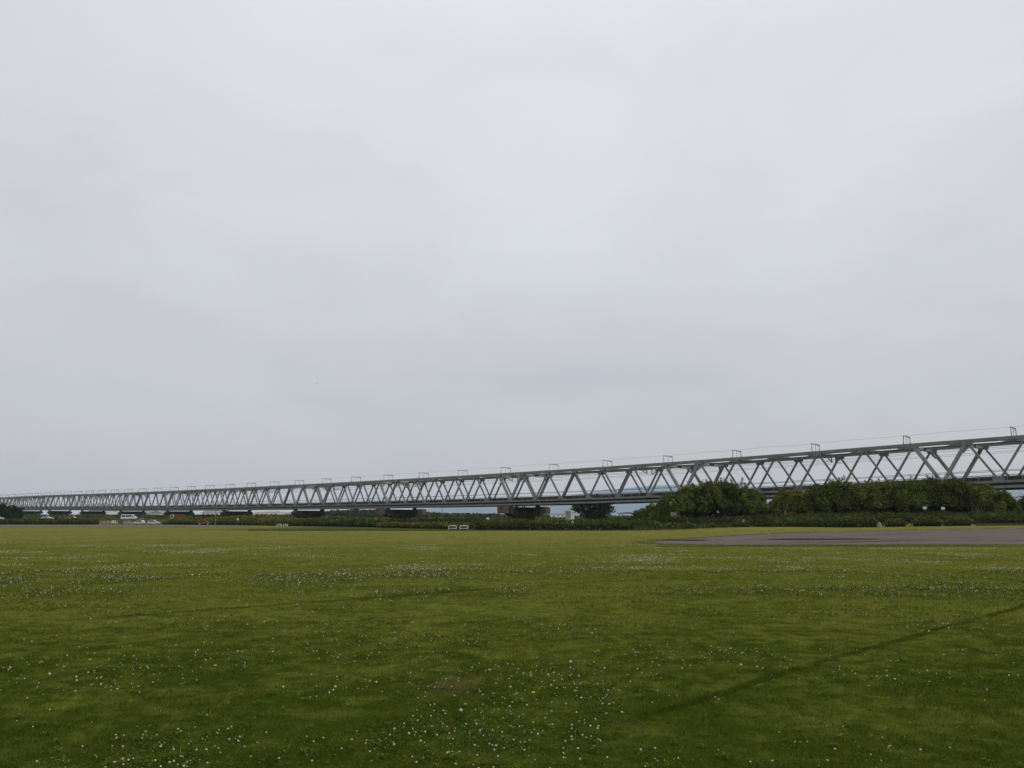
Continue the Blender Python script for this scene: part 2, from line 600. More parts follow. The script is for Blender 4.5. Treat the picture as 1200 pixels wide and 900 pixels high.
lm, nt, b = mat('worn_gravel', 0.85, spec=0.15)
pos = nn(nt, 'ShaderNodeNewGeometry').outputs['Position']
mp = nn(nt, 'ShaderNodeMapping')
mp.inputs['Scale'].default_value = (0.35, 1.0, 1)
nt.links.new(pos, mp.inputs['Vector'])
f1 = noise(nt, 0.35, 5, 0.6, mp.outputs[0])
f2 = noise(nt, 0.16, 4, 0.6, mp.outputs[0])
f3 = noise(nt, 14, 3, 0.7, pos)
c = mixc(nt, maprange(nt, f1, 0.38, 0.62), (0.120, 0.098, 0.079), (0.062, 0.050, 0.039))
c = mixc(nt, maprange(nt, f3, 0.3, 0.8, 0, 0.4), c, (0.130, 0.114, 0.098))
c = mixc(nt, maprange(nt, f2, 0.5, 0.66, 0, 0.6), c, (0.090, 0.076, 0.032))
damp = math_(nt, 'MAXIMUM', spot_mask(nt, pos, gp(801, 633.6), 3.6, 2.2), spot_mask(nt, pos, gp(962, 632.4), 8.0, 3.2))
c = mixc(nt, math_(nt, 'MULTIPLY', damp, 0.65), c, (0.032, 0.026, 0.020))
nt.links.new(c, b.inputs['Base Color'])
o = sheet('gravel_lot', [(748, 636.8), (780, 638.3), (850, 639.6), (1000, 639.3), (1290, 638.6)],
          [(749, 636.2), (790, 632.5), (850, 628.5), (900, 625.6), (960, 623.6), (1050, 621.8), (1130, 620.4), (1290, 618.2)], lm, 0.03, 150, 14, 0.25)
tag(o, kind='structure', label='bare grey brown gravel lot at the right edge of the field')
o = sheet('gravel_road', [(-60, 618.6), (200, 618.4), (290, 618.2), (308, 617.8)], [(-60, 615.6), (200, 616.0), (285, 616.9), (308, 617.6)], lm, 0.03, 60, 8, 0.2, 3)
tag(o, kind='structure', label='grey gravel road along the far left edge of the field')

wm, nt, b = mat('puddle_water', 0.03, (0.02, 0.018, 0.014), 0.5)


def puddle(px, py, hw, hd, label, seed):
    r = np.random.default_rng(seed)
    C = gp(px, py)
    n = 48
    ph = r.random(4) * 6.28
    vs = []
    zz = float(terrain(C[0], C[1])) + 0.05
    for i in range(n):
        a = 2 * math.pi * i / n
        k = 1 + 0.18 * math.sin(2 * a + ph[0]) + 0.12 * math.sin(3 * a + ph[1]) + 0.08 * math.sin(5 * a + ph[2])
        vs.append((C[0] + hw * k * math.cos(a), C[1] + hd * k * math.sin(a), zz))
    me = bpy.data.meshes.new('puddle')
    me.from_pydata(vs, [], [tuple(range(n))])
    o = link('puddle', me, None, wm)
    tag(o, label, None, None, 'structure')


puddle(801, 633.6, 1.9, 1.1, 'small dark puddle at the left tip of the gravel lot', 1)
puddle(962, 632.4, 3.8, 1.7, 'long dark puddle in the middle of the gravel lot', 2)

# ------------------------------------------------------------------ hills
hm, nt, b = mat('hazed_hill_woods', 0.95, spec=0.05)
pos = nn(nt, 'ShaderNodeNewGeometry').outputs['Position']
nt.links.new(mixc(nt, noise(nt, 0.004, 5, 0.6, pos), (0.10, 0.15, 0.195), (0.17, 0.23, 0.285)), b.inputs['Base Color'])  # distance haze painted in too: wood colour shifted paler and bluer


def ridge(name, prof, D, depth, m, label, nx=260, ny=16, rough=0.06, seed=3):
    px = np.array([a for a, _ in prof], float)
    py = np.array([b_ for _, b_ in prof], float)
    vs = []
    xs = np.linspace(px[0], px[-1], nx)
    hs = np.interp(xs, px, py)
    for j in range(ny):
        v = j / (ny - 1)                 # 0 front foot, 1 back foot
        prof_h = math.sin(math.pi * v) ** 0.8
        for i, x_ in enumerate(xs):
            Yd = D + depth * (v - 0.5)
            Xw = (x_ - 600) / F * D / CP
            h = max(at(x_, hs[i], D)[2], 0.5)
            nz = vnoise(Xw / (depth * 0.22), Yd / (depth * 0.16), seed) - 0.5 + 0.5 * (vnoise(Xw / (depth * 0.09), Yd / (depth * 0.07), seed + 1) - 0.5)
            vs.append((Xw, Yd, h * prof_h * (1 + rough * 2 * nz) - 0.3))
    fs = [(j * nx + i, j * nx + i + 1, (j + 1) * nx + i + 1, (j + 1) * nx + i) for j in range(ny - 1) for i in range(nx - 1)]
    me = bpy.data.meshes.new(name)
    me.from_pydata(vs, [], fs)
    me.polygons.foreach_set('use_smooth', [True] * len(me.polygons))
    return tag(link(name, me, None, m), label, None, None, 'structure')


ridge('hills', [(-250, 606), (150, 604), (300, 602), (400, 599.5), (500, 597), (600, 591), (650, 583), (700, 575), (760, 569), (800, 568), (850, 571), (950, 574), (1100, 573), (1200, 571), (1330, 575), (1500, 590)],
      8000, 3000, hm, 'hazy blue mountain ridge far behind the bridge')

# ------------------------------------------------------------------ bridge
TH, X0, Y0, WID, HT = 0.8128, -0.43, 243.904, 12.4, 9.85
DIR = np.array((math.sin(TH), -math.cos(TH), 0))       # along the bridge towards the right of the photo
PER = np.array((math.cos(TH), math.sin(TH), 0))        # away from the camera
SMIN, SMAX = -780, 180


ZC = np.array([(-780, -0.6), (-551, -0.5), (-480, 0.3), (-420, 0.7), (-330, 0.62), (-240, 0.42), (-160, 0.26), (-95, 0.06), (-45, -0.15), (0, -0.28), (30, -0.34), (60, -0.29), (85, -0.16), (112, 0.08), (135, 0.18), (180, 0.3)]).T


def zb(s):
    def q(s):
        u = (s + 200) / 400
        return 4.0792 - 0.7886 * u + 3.5054 * u * u + CAM_Z
    fix = float(np.interp(s, ZC[0], ZC[1]))
    if s < -560:
        return q(-560) - (s + 560) * 0.0155 + fix
    return q(s) + fix


def bp_(s, off, h):
    p_ = np.array((X0, Y0, 0)) + DIR * s + PER * off
    return np.array((p_[0], p_[1], zb(s) + h))


bridge = empty('railway_bridge', (X0, Y0, 0), 0, 'long grey steel truss railway bridge crossing the whole view on dark piers', 'bridge')
BL = np.array((X0, Y0, 0))


def L(p_):
    return np.array(p_) - BL


TOPZ = HT - 0.34       # centre line of the top chord
BOTZ = 1.25            # centre line of the bottom chord
spans = list(range(SMIN, SMAX, 60))
diag_list = []
for off in (0.0, WID):
    top = MB()
    bot = MB()
    for s0 in range(SMIN + 5, SMAX - 5, 10):
        top.bar(L(bp_(s0, off, TOPZ)), L(bp_(s0 + 10, off, TOPZ)), 0.66, 0.6)
        # shallow gusset plates just proud of the chord, both faces
        for sg in (-1, 1):
            top.bar(L(bp_(s0 - 0.95, off + sg * 0.325, TOPZ - 0.4)), L(bp_(s0 + 0.95, off + sg * 0.325, TOPZ - 0.4)), 0.85, 0.05)
    for s0 in range(SMIN, SMAX, 10):
        bot.bar(L(bp_(s0, off, BOTZ)), L(bp_(s0 + 10, off, BOTZ)), 0.48, 0.62)
        for sg in (-1, 1):
            bot.bar(L(bp_(s0 - 0.9, off + sg * 0.335, BOTZ + 0.35)), L(bp_(s0 + 0.9, off + sg * 0.335, BOTZ + 0.35)), 0.9, 0.05)
    top.build('top_chord', M['steel'], bridge)
    bot.build('bottom_chord', M['steel'], bridge)
    for s0 in spans:
        for k in range(6):
            a = s0 + 10 * k
            if k > 0:
                diag_list.append((s0, a, a + 5, off))
            if k < 5:
                diag_list.append((s0, a + 10, a + 5, off))
rest = MB()
near_spans = {-120, -60, 0, 60, 120}
for s0, a, t_, off in diag_list:
    m_ = MB() if s0 in near_spans else rest
    m_.bar(L(bp_(a, off, BOTZ + 0.2)), L(bp_(t_, off, TOPZ - 0.2)), 0.37, 0.42, DIR)
    if m_ is not rest:
        m_.build('diagonal', M['steel'], bridge)
tag(rest.build('diagonal', M['steel'], bridge), kind='stuff')
# portals: two end posts leaning each way over a pier, tied by a haunched strut
for s0 in range(SMIN, SMAX + 1, 60):
    for sg in (-1, 1):
        if not SMIN <= s0 + 5 * sg <= SMAX:
            continue
        m_ = MB()
        for off in (0.0, WID):
            m_.bar(L(bp_(s0, off, BOTZ + 0.15)), L(bp_(s0 + 5 * sg, off, TOPZ - 0.1)), 0.66, 0.6, DIR)
        pa, pb = L(bp_(s0 + 4.75 * sg, 0.35, TOPZ - 0.6)), L(bp_(s0 + 4.75 * sg, WID - 0.35, TOPZ - 0.6))
        m_.bar(pa, pb, 0.5, 0.45)
        for off, oo in ((0.35, 2.0), (WID - 0.35, WID - 2.0)):
            m_.bar(L(bp_(s0 + 4.1 * sg, off, TOPZ - 2.1)), L(bp_(s0 + 4.7 * sg, oo, TOPZ - 0.9)), 0.35, 0.4)
        m_.build('portal_frame', M['steel_lightened'], bridge)
# upper bracing between the trusses
m_ = MB()
for s0 in range(SMIN + 5, SMAX - 5, 10):
    if (s0 - 5) % 60 not in (0, 50):
        m_.bar(L(bp_(s0, 0.35, TOPZ - 0.12)), L(bp_(s0, WID - 0.35, TOPZ - 0.08)), 0.36, 0.36)
    m_.bar(L(bp_(s0 + 0.5, 0.4, TOPZ + 0.2)), L(bp_(s0 + 9.5, WID - 0.4, TOPZ + 0.2)), 0.26, 0.26)
    m_.bar(L(bp_(s0 + 0.5, WID - 0.4, TOPZ - 0.2)), L(bp_(s0 + 9.5, 0.4, TOPZ - 0.2)), 0.26, 0.26)
m_.build('lateral_bracing', M['steel'], bridge)
m_ = MB()  # walkway and stringers added to block bright sky between the top chords
for s0 in range(SMIN + 5, SMAX - 5, 10):
    m_.bar(L(bp_(s0, WID / 2, TOPZ - 0.25)), L(bp_(s0 + 10, WID / 2, TOPZ - 0.25)), 0.1, 2.0)
for s0 in range(SMIN + 5, SMAX - 5, 10):
    for off in (2.4, WID - 2.4):
        m_.bar(L(bp_(s0, off, TOPZ - 0.05)), L(bp_(s0 + 10, off, TOPZ - 0.05)), 0.34, 0.3)
m_.build('catwalk_infill', M['steel'], bridge)
# lower girders, floor, ballast walls
dk = MB()
gd = MB()
wk = MB()
for s0 in range(SMIN, SMAX, 10):
    dk.bar(L(bp_(s0, WID / 2, 0.92)), L(bp_(s0 + 10, WID / 2, 0.92)), 0.55, WID - 1.2)
    for off in (1.6, WID - 1.6):
        dk.bar(L(bp_(s0, off, 1.8)), L(bp_(s0 + 10, off, 1.8)), 1.2, 0.2)
    for off in (0.02, WID - 0.02):
        gd.bar(L(bp_(s0, off, 0.26)), L(bp_(s0 + 10, off, 0.26)), 0.5, 0.7)
    for off in (0.75, WID - 0.75):
        dk.bar(L(bp_(s0, off, 0.74)), L(bp_(s0 + 10, off, 0.74)), 0.44, 0.25)  # recessed dark strip stands for the shaded gap under the bottom chord
    for q in (0.0, 5.0):
        dk.bar(L(bp_(s0 + q, 0.4, 0.34)), L(bp_(s0 + q, WID - 0.4, 0.34)), 0.6, 0.4)
dk.build('deck', M['steel_dark'], bridge)
gd.build('bottom_girder', M['steel'], bridge)
for off in (0.7, WID - 0.7):
    r_ = MB()
    for s0 in range(SMIN, SMAX, 10):
        for q in (1.25, 3.75, 6.25, 8.75):
            r_.bar(L(bp_(s0 + q, off, 1.2)), L(bp_(s0 + q, off, 2.65)), 0.12, 0.12)
        for hh in (2.6, 2.1):
            r_.bar(L(bp_(s0, off, hh)), L(bp_(s0 + 10, off, hh)), 0.05, 0.05)
    r_.build('railing', M['steel'], bridge)


# overhead line gantries on the top chords
def gantry(s, flared):
    m_ = MB()
    c0 = WID / 2
    zt = TOPZ + 0.35
    z1 = zt + 2.15
    for sg in (-1, 1):
        if flared:
            m_.bar(L(bp_(s, c0 + sg * 2.1, z1)), L(bp_(s, c0 + sg * 2.1, z1 - 1.1)), 0.12, 0.12)
            for q in (-1, 1):
                m_.bar(L(bp_(s, c0 + sg * 2.1, z1 - 1.1)), L(bp_(s + q * 0.25, c0 + sg * (2.4 + 0.35 * q), zt)), 0.09, 0.09)
            m_.bar(L(bp_(s, c0 + sg * 1.9, z1 - 1.7)), L(bp_(s, c0 + sg * 2.6, z1 - 1.7)), 0.07, 0.07)
        else:
            m_.bar(L(bp_(s, c0 + sg * 2.1, z1)), L(bp_(s, c0 + sg * 2.1, zt)), 0.11, 0.11)
    m_.bar(L(bp_(s, c0, z1)), L(bp_(s, c0, zt)), 0.07, 0.07)
    m_.bar(L(bp_(s, c0 - 2.25, z1)), L(bp_(s, c0 + 2.25, z1)), 0.16, 0.14)
    m_.bar(L(bp_(s, c0 + 0.9, z1 - 0.16)), L(bp_(s, c0 + 2.2, z1 - 0.16)), 0.1, 0.12)     # insulator bar
    m_.bar(L(bp_(s, -0.0, zt - 0.02)), L(bp_(s, WID, zt - 0.02)), 0.14, 0.2)               # cross bearer on both chords
    m_.build('wire_gantry', M['gantry'], bridge)


for k, s0 in enumerate(range(SMIN + 12, SMAX, 20)):
    gantry(s0, (s0 - 12 + 60) % 40 == 0)
# catenary cantilevers hanging inside the truss
for s0 in range(SMIN + 26, SMAX, 50):
    m_ = MB()
    for off, sg in ((WID / 2 - 1.2, -1), (WID / 2 + 1.2, 1)):
        a = L(bp_(s0, off, TOPZ - 0.2))
        m_.bar(a, a + np.array((0, 0, -1.9)), 0.22, 0.22)
        tip = L(bp_(s0, off + sg * 2.6, TOPZ - 1.1))
        m_.tube([a + np.array((0, 0, -1.7)), tip], 0.07)
        m_.tube([a + np.array((0, 0, -0.9)), tip], 0.06)
        m_.tube([L(bp_(s0, off + sg * 0.4, TOPZ - 1.75)), L(bp_(s0, off + sg * 2.9, TOPZ - 1.9))], 0.06)
        for q in (0.35, 0.5, 0.65):
            c_ = a + np.array((0, 0, -1.7)) + (tip - a - np.array((0, 0, -1.7))) * q
            m_.tube([c_ - np.array((0, 0, 0.02)), c_ + np.array((0, 0, 0.14))], 0.16, 8)
    m_.build('catenary_bracket', M['gantry'], bridge)


def wire(name, off, h, r, sag, step, s_a=SMIN, s_b=SMAX):
    m_ = MB()
    pts = []
    for s0 in np.arange(s_a, s_b + 0.1, step):
        if len(pts):
            pm = bp_(s0 - step / 2, off, h - sag)
            pts.append(L(pm))
        pts.append(L(bp_(s0, off, h)))
    m_.tube(pts, r, 4)
    m_.build(name, M['wire'], bridge)


wire('feeder_wire', WID / 2 - 1.9, TOPZ + 2.62, 0.02, 0.15, 20)
for off in (WID / 2 - 2.1, WID / 2 + 2.1):
    wire('contact_wire', off, TOPZ - 2.15, 0.025, 0.0, 50)
    wire('messenger_wire', off, TOPZ - 1.15, 0.03, 0.35, 50)
for hh in (3.0, 3.8):
    wire('signal_cable', WID - 0.95, hh + 0.1, 0.05, 0.04, 10)
wire('signal_cable', 0.95, 3.55, 0.04, 0.04, 10)


# piers
def pier(s, label, kind):
    c = bp_(s, WID / 2, 0)
    zt = zb(s) - 0.55
    zg = float(terrain(c[0], c[1]))
    t = empty('bridge_pier', (c[0], c[1], zg), 0, label, 'bridge pier', 'piers under the railway bridge')
    o0 = np.array((0, 0, zt - zg))
    up = np.array((0, 0, 1.0))
    if kind == 'block':
        m_ = MB()
        m_.prism([(-8.3, -1.75), (-4.6, -2.75), (4.6, -2.75), (8.3, -1.75), (8.3, 0), (-8.3, 0)], o0, PER, up, 3.4)
        m_.build('cap_beam', M['pier'], t, 0.06)
        for sg in (-1, 1):
            m_ = MB()
            m_.prism([(sg * 8.31, -1.9), (sg * 10.6, -1.9), (sg * 10.6, 0.15), (sg * 8.31, 0.15)], o0, PER, up, 2.7)
            m_.prism([(sg * 8.6, 0.152), (sg * 10.3, 0.152), (sg * 10.3, 0.3), (sg * 8.6, 0.3)], o0, PER, up, 2.2)
            m_.build('end_block', M['pier_block'], t, 0.05)
        bot = -2.75
        half = 4.4
    else:
        m_ = MB()
        m_.prism([(-3.9, -3.1), (3.9, -3.1), (6.7, -1.75), (7.4, -0.95), (6.9, -0.35), (5.6, 0), (-5.6, 0), (-6.9, -0.35), (-7.4, -0.95), (-6.7, -1.75)], o0, PER, up, 3.6)
        m_.build('cap_beam', M['pier'], t, 0.1)
        for sg in (-1, 1):
            m_ = MB()
            m_.prism([(sg * 6.25, 0.0), (sg * 6.55, -0.02), (sg * 6.55, 0.75), (sg * 6.25, 0.75)], o0, PER, up, 2.6)
            m_.build('edge_upstand', M['pier'], t)
        bot = -3.1
        half = 3.7
    n = 20
    poly = []
    for i in range(n):
        a = 2 * math.pi * i / n
        poly.append((half * np.sign(math.cos(a)) * abs(math.cos(a)) ** 0.6, 1.45 * np.sign(math.sin(a)) * abs(math.sin(a)) ** 0.8))
    m_ = MB()
    vs = []
    for zz in (-1.5, o0[2] + bot + 0.004):
        for a, b_ in poly:
            vs.append(PER * a + DIR * b_ + up * zz)
    m_.add(vs, [tuple(range(n))[::-1], tuple(range(n, 2 * n))] + [(i, (i + 1) % n, n + (i + 1) % n, n + i) for i in range(n)])
    m_.build('shaft', M['pier'], t)
    for off in (-WID / 2, WID / 2):
        m_ = MB()
        m_.prism([(off - 0.75, 0.004), (off + 0.75, 0.004), (off + 0.4, 0.545), (off - 0.4, 0.545)], o0, PER, up, 1.1)
        m_.build('bearing', M['bearing'], t)


pier(0, 'wide dark brown concrete bridge pier just left of the pale green kiosk', 'block')
pier(-60, 'wide dark pier with square end blocks, left of the near white barriers', 'block')
pier(60, 'bridge pier mostly hidden behind the tall bamboo bush', 'block')
pier(120, 'bridge pier hidden behind the bamboo row on the right', 'block')
pier(180, 'bridge pier standing beyond the right edge of the photo', 'block')
BOWL = ['largest of the bowl shaped dark piers, the first left of the square ended ones',
        'bowl shaped dark pier standing just right of the thin mast',
        'bowl shaped dark pier just left of the thin mast, above the small red car',
        'bowl shaped dark pier behind the two small silver cars',
        'bowl shaped dark pier above the row of orange and white barriers',
        'bowl shaped dark pier left of the white van, behind the rusty orange car',
        'small dark pier far off between the two parked cars behind the left hedge',
        'small far pier directly behind the parked white car on the left',
        'tiny far pier at the right edge of the dark trees on the left',
        'most distant pier, hidden behind the dark trees at the left edge']
for i, lb in enumerate(BOWL):
    pier(-120 - 60 * i, lb, 'bowl')


# ------------------------------------------------------------------ vegetation
def make_obj_local(V, origin):
    return V - np.array(origin)[None, None, :]


def hedge(label, pts, top, thick=1.5, base=(0.030, 0.048, 0.012), warm=0.3, size=0.22, dens=26, seed=0, name='hedge', bumps=0.18, cat='hedge', lump=2.5):
    """clipped hedge along pixel polyline pts [(px, base_y)], tops at pixel row(s) top"""
    r = np.random.default_rng(seed + 100)
    G = [np.array(gp(*p_)) for p_ in pts]
    tops = top if isinstance(top, (list, tuple)) else [top] * len(pts)
    Hs = [max(at(p_[0], t_, g_[1])[2] - g_[2], 0.3) for p_, t_, g_ in zip(pts, tops, G)]
    seglen = [np.linalg.norm(G[i + 1][:2] - G[i][:2]) for i in range(len(G) - 1)]
    tot = sum(seglen)
    cum = np.concatenate([[0], np.cumsum(seglen)])
    GX = np.array([g_[0] for g_ in G])
    GY = np.array([g_[1] for g_ in G])
    scale = np.mean(GY) / 124.0
    size = size * min(max(scale, 0.8), 1.7)
    n = int(tot * (np.mean(Hs) * 2 + thick) * dens / max(scale, 0.8) ** 1.6)
    u = r.random(n) * tot
    x = np.interp(u, cum, GX)
    y = np.interp(u, cum, GY)
    h = np.interp(u, cum, Hs)
    h = h * (1 - bumps + bumps * 1.6 * vnoise(u / lump, u * 0 + seed * 3.1, seed) + bumps * 0.5 * (vnoise(u / 0.8, u * 0 + 9.1, seed + 5)))
    endf = np.minimum(ss(0, 0.9, u), ss(0, 0.9, tot - u))
    h = h * (0.55 + 0.45 * endf)
    # rounded cross-section, points near the surface
    a = r.random(n) * math.pi
    ex = 0.45
    cx = np.sign(np.cos(a)) * np.abs(np.cos(a)) ** ex
    cz = np.sin(a) ** ex
    rr = 1 - 0.28 * r.random(n) ** 1.6
    wv = 1 + 0.5 * (vnoise(u / 1.6, h * 0 + a * 1.2, seed + 7) - 0.5)
    i_s = np.clip(np.searchsorted(cum, u) - 1, 0, len(seglen) - 1)
    tx = np.array([(G[i + 1][0] - G[i][0]) / seglen[i] for i in range(len(seglen))])[i_s]
    ty = np.array([(G[i + 1][1] - G[i][1]) / seglen[i] for i in range(len(seglen))])[i_s]
    nx_, ny_ = -ty, tx
    off = thick / 2 + cx * thick / 2 * rr * wv
    x = x + nx_ * off
    y = y + ny_ * off
    z_ = terrain(x, y) + h * cz * rr
    P_ = np.stack([x, y, z_], 1)
    o3 = np.array((float(np.mean(GX)), float(np.mean(GY)), 0.0))
    Nh = np.stack([nx_ * cx, ny_ * cx, cz + 0.15], 1)
    Vq = leaf_on(P_ - o3, Nh, size, 0.55, 0.75, 0.0, r)
    t = tints(n, base, 0.32, warm, r)
    t *= (0.75 + 0.5 * vnoise(u / 1.3, a * 1.5, seed + 2))[:, None]
    t[:, 0] *= 0.85 + 0.4 * vnoise(u / 3.1, a, seed + 8)
    o = quads(name, Vq, t, M['leaf'])
    # twiggy core so nothing shows straight through
    core = MB()
    k = max(int(tot / 1.0), 2)
    ring = []
    for q in range(k + 1):
        uu = 0.35 + (tot - 0.7) * q / k
        ii = min(int(np.searchsorted(cum, uu)) - 1, len(seglen) - 1)
        ii = max(ii, 0)
        t2 = (G[ii + 1][:2] - G[ii][:2]) / seglen[ii]
        nrm = np.array((-t2[1], t2[0]))
        cxy = np.array((np.interp(uu, cum, GX), np.interp(uu, cum, GY)))
        hh = np.interp(uu, cum, Hs) * (0.70 - bumps * 0.6)
        for sg, zf in ((0.2, 0), (0.16, 0.6), (0.4, 1), (0.6, 1), (0.84, 0.6), (0.8, 0)):
            pxy = cxy + nrm * thick * sg
            ring.append((pxy[0] - o3[0], pxy[1] - o3[1], float(terrain(*pxy)) + hh * zf - 0.02))
    fs = []
    for q in range(k):
        for j in range(5):
            fs.append((q * 6 + j, (q + 1) * 6 + j, (q + 1) * 6 + j + 1, q * 6 + j + 1))
    fs += [tuple(range(6)), tuple(range(k * 6, k * 6 + 6))]
    core.add(ring, fs)
    co_ = core.build('branches', M['twig'], None)
    o.location = o3
    co_.parent = o
    tag(o, label, cat)
    return o


M['twig'] = worn('dark_twigs', (0.018, 0.020, 0.010), (0.010, 0.011, 0.006), 3, 0.9, spec=0.05)


def plume_bush(label, px0, px1, top, basey, Yd, name='bamboo_clump', base=(0.042, 0.050, 0.012), warm=0.5, n_pl=26, leaves=260, size=0.34, depth=None, seed=0, stems=True, tops=None, droop=0.45, cat='bamboo', zbase=None):
    """thicket of leaning leafy stems with feathered tips"""
    r = np.random.default_rng(seed + 500)
    xa, xb = at(px0, basey, Yd)[0], at(px1, basey, Yd)[0]
    wdt = xb - xa
    dep = depth or max(wdt * 0.6, 3.0)
    Z0 = float(terrain((xa + xb) / 2, Yd))
    Hmax = at((px0 + px1) / 2, top, Yd)[2] - Z0
    org = np.array(((xa + xb) / 2, Yd, Z0))
    t_ = empty(name, org, 0, label, cat)
    Ps, Ns, Ts, Ss = [], [], [], []
    st = MB()
    tp = np.array(tops if tops is not None else [0.6, 0.9, 1, 0.9, 0.6], float)

    def env(u):
        return np.interp(u, np.linspace(0, 1, len(tp)), tp) * Hmax
    lsz = size * 0.84
    nl = int(n_pl * 3.4)
    lr0 = 0.9 * (Hmax / 5.0) ** 0.5
    for k in range(nl):
        u = (k + r.random()) / nl
        u = (u * 7.31) % 1.0
        phi = math.radians(r.uniform(13, 125))
        lr = lr0 * r.uniform(0.55, 1.25)
        T = max(env(u) * r.uniform(0.70, 1.03) - lr * 0.8, 0.5)
        cx = (u - 0.5) * (wdt - lr)
        cy = -dep * 0.42 * math.cos(phi) * (0.7 + 0.3 * T / Hmax)
        cz = T * math.sin(phi) ** 0.8
        m_n = int(leaves / 2.1 * (lr / lr0) ** 1.5)
        size = lsz * r.uniform(0.85, 1.15)
        dv = r.normal(0, 1, (m_n, 3))
        dv /= np.linalg.norm(dv, axis=1)[:, None]
        dv[:, 2] = np.where(dv[:, 2] < -0.35, -dv[:, 2], dv[:, 2])
        rad_ = lr * (0.55 + 0.5 * r.random((m_n, 1)) ** 0.6)
        sh = np.array((0.82, 0.8, r.uniform(0.95, 1.7)))
        tip = (r.random((m_n, 1)) < 0.15) * r.random((m_n, 1)) * 0.5
        P_ = np.array((cx, cy, cz)) + dv * rad_ * sh * (1 + tip)
        P_[:, 2] = np.maximum(P_[:, 2], 0.05)
        Ps.append(P_)
        Ns.append(dv + np.array((0, -0.1, 0.35)))
        Ts.append(tints(m_n, base, 0.2, warm * r.uniform(0.0, 1.3), r) * math.exp(r.normal(0, 0.40)))
        Ss.append(np.full((m_n, 1), size))
    # feathered leading shoots above the mass
    for k in range(max(int(n_pl * 0.7), 7)):
        u = r.uniform(0.05, 0.95)
        hh = env(u) * r.uniform(0.9, 1.19)
        bx = (u - 0.5) * wdt * 0.94
        by = r.uniform(-0.25, 0.25) * dep
        m_n = 60
        t2 = r.random(m_n)
        zz = hh * (0.72 + 0.28 * t2)
        w2 = (1 - t2) * 0.46 + 0.05
        ln = r.normal(0, 0.35)
        P_ = np.stack([bx + ln * t2 ** 2 + r.normal(0, 1, m_n) * w2, by + r.normal(0, 1, m_n) * w2, zz], 1)
        Ps.append(P_)
        Ns.append(r.normal(0, 1, (m_n, 3)) + np.array((0, 0, 0.6)))
        Ts.append(tints(m_n, base, 0.25, warm, r) * 1.1)
        Ss.append(np.full((m_n, 1), lsz * 0.85))
        if stems:
            st.tube([(bx, by, -0.1), (bx, by, hh * 0.5), (bx + ln * 0.3, by, hh * 0.85), (bx + ln, by, hh)], [0.06, 0.05, 0.03, 0.012], 5)
    if stems == 'bare':
        for k in range(n_pl // 2):
            bx = r.uniform(-0.45, 0.45) * wdt
            st.tube([(bx, -dep * 0.43, -0.1), (bx + r.normal(0, 0.15), -dep * 0.36, Hmax * 0.3), (bx + r.normal(0, 0.3), -dep * 0.25, Hmax * 0.6)], [0.06, 0.05, 0.03], 5)
    # oversized filler leaves, colour darkened to stand for shade inside the thicket
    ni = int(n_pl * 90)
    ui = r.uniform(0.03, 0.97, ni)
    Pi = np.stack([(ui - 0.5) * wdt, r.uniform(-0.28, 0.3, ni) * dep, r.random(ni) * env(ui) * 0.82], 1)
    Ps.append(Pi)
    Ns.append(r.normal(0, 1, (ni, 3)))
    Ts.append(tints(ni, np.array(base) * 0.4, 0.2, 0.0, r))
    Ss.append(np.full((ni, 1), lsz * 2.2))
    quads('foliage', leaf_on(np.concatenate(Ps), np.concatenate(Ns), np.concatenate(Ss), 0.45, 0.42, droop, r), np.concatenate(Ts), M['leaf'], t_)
    if stems:
        st.build('stem', M['bamboo'], t_)
    return t_


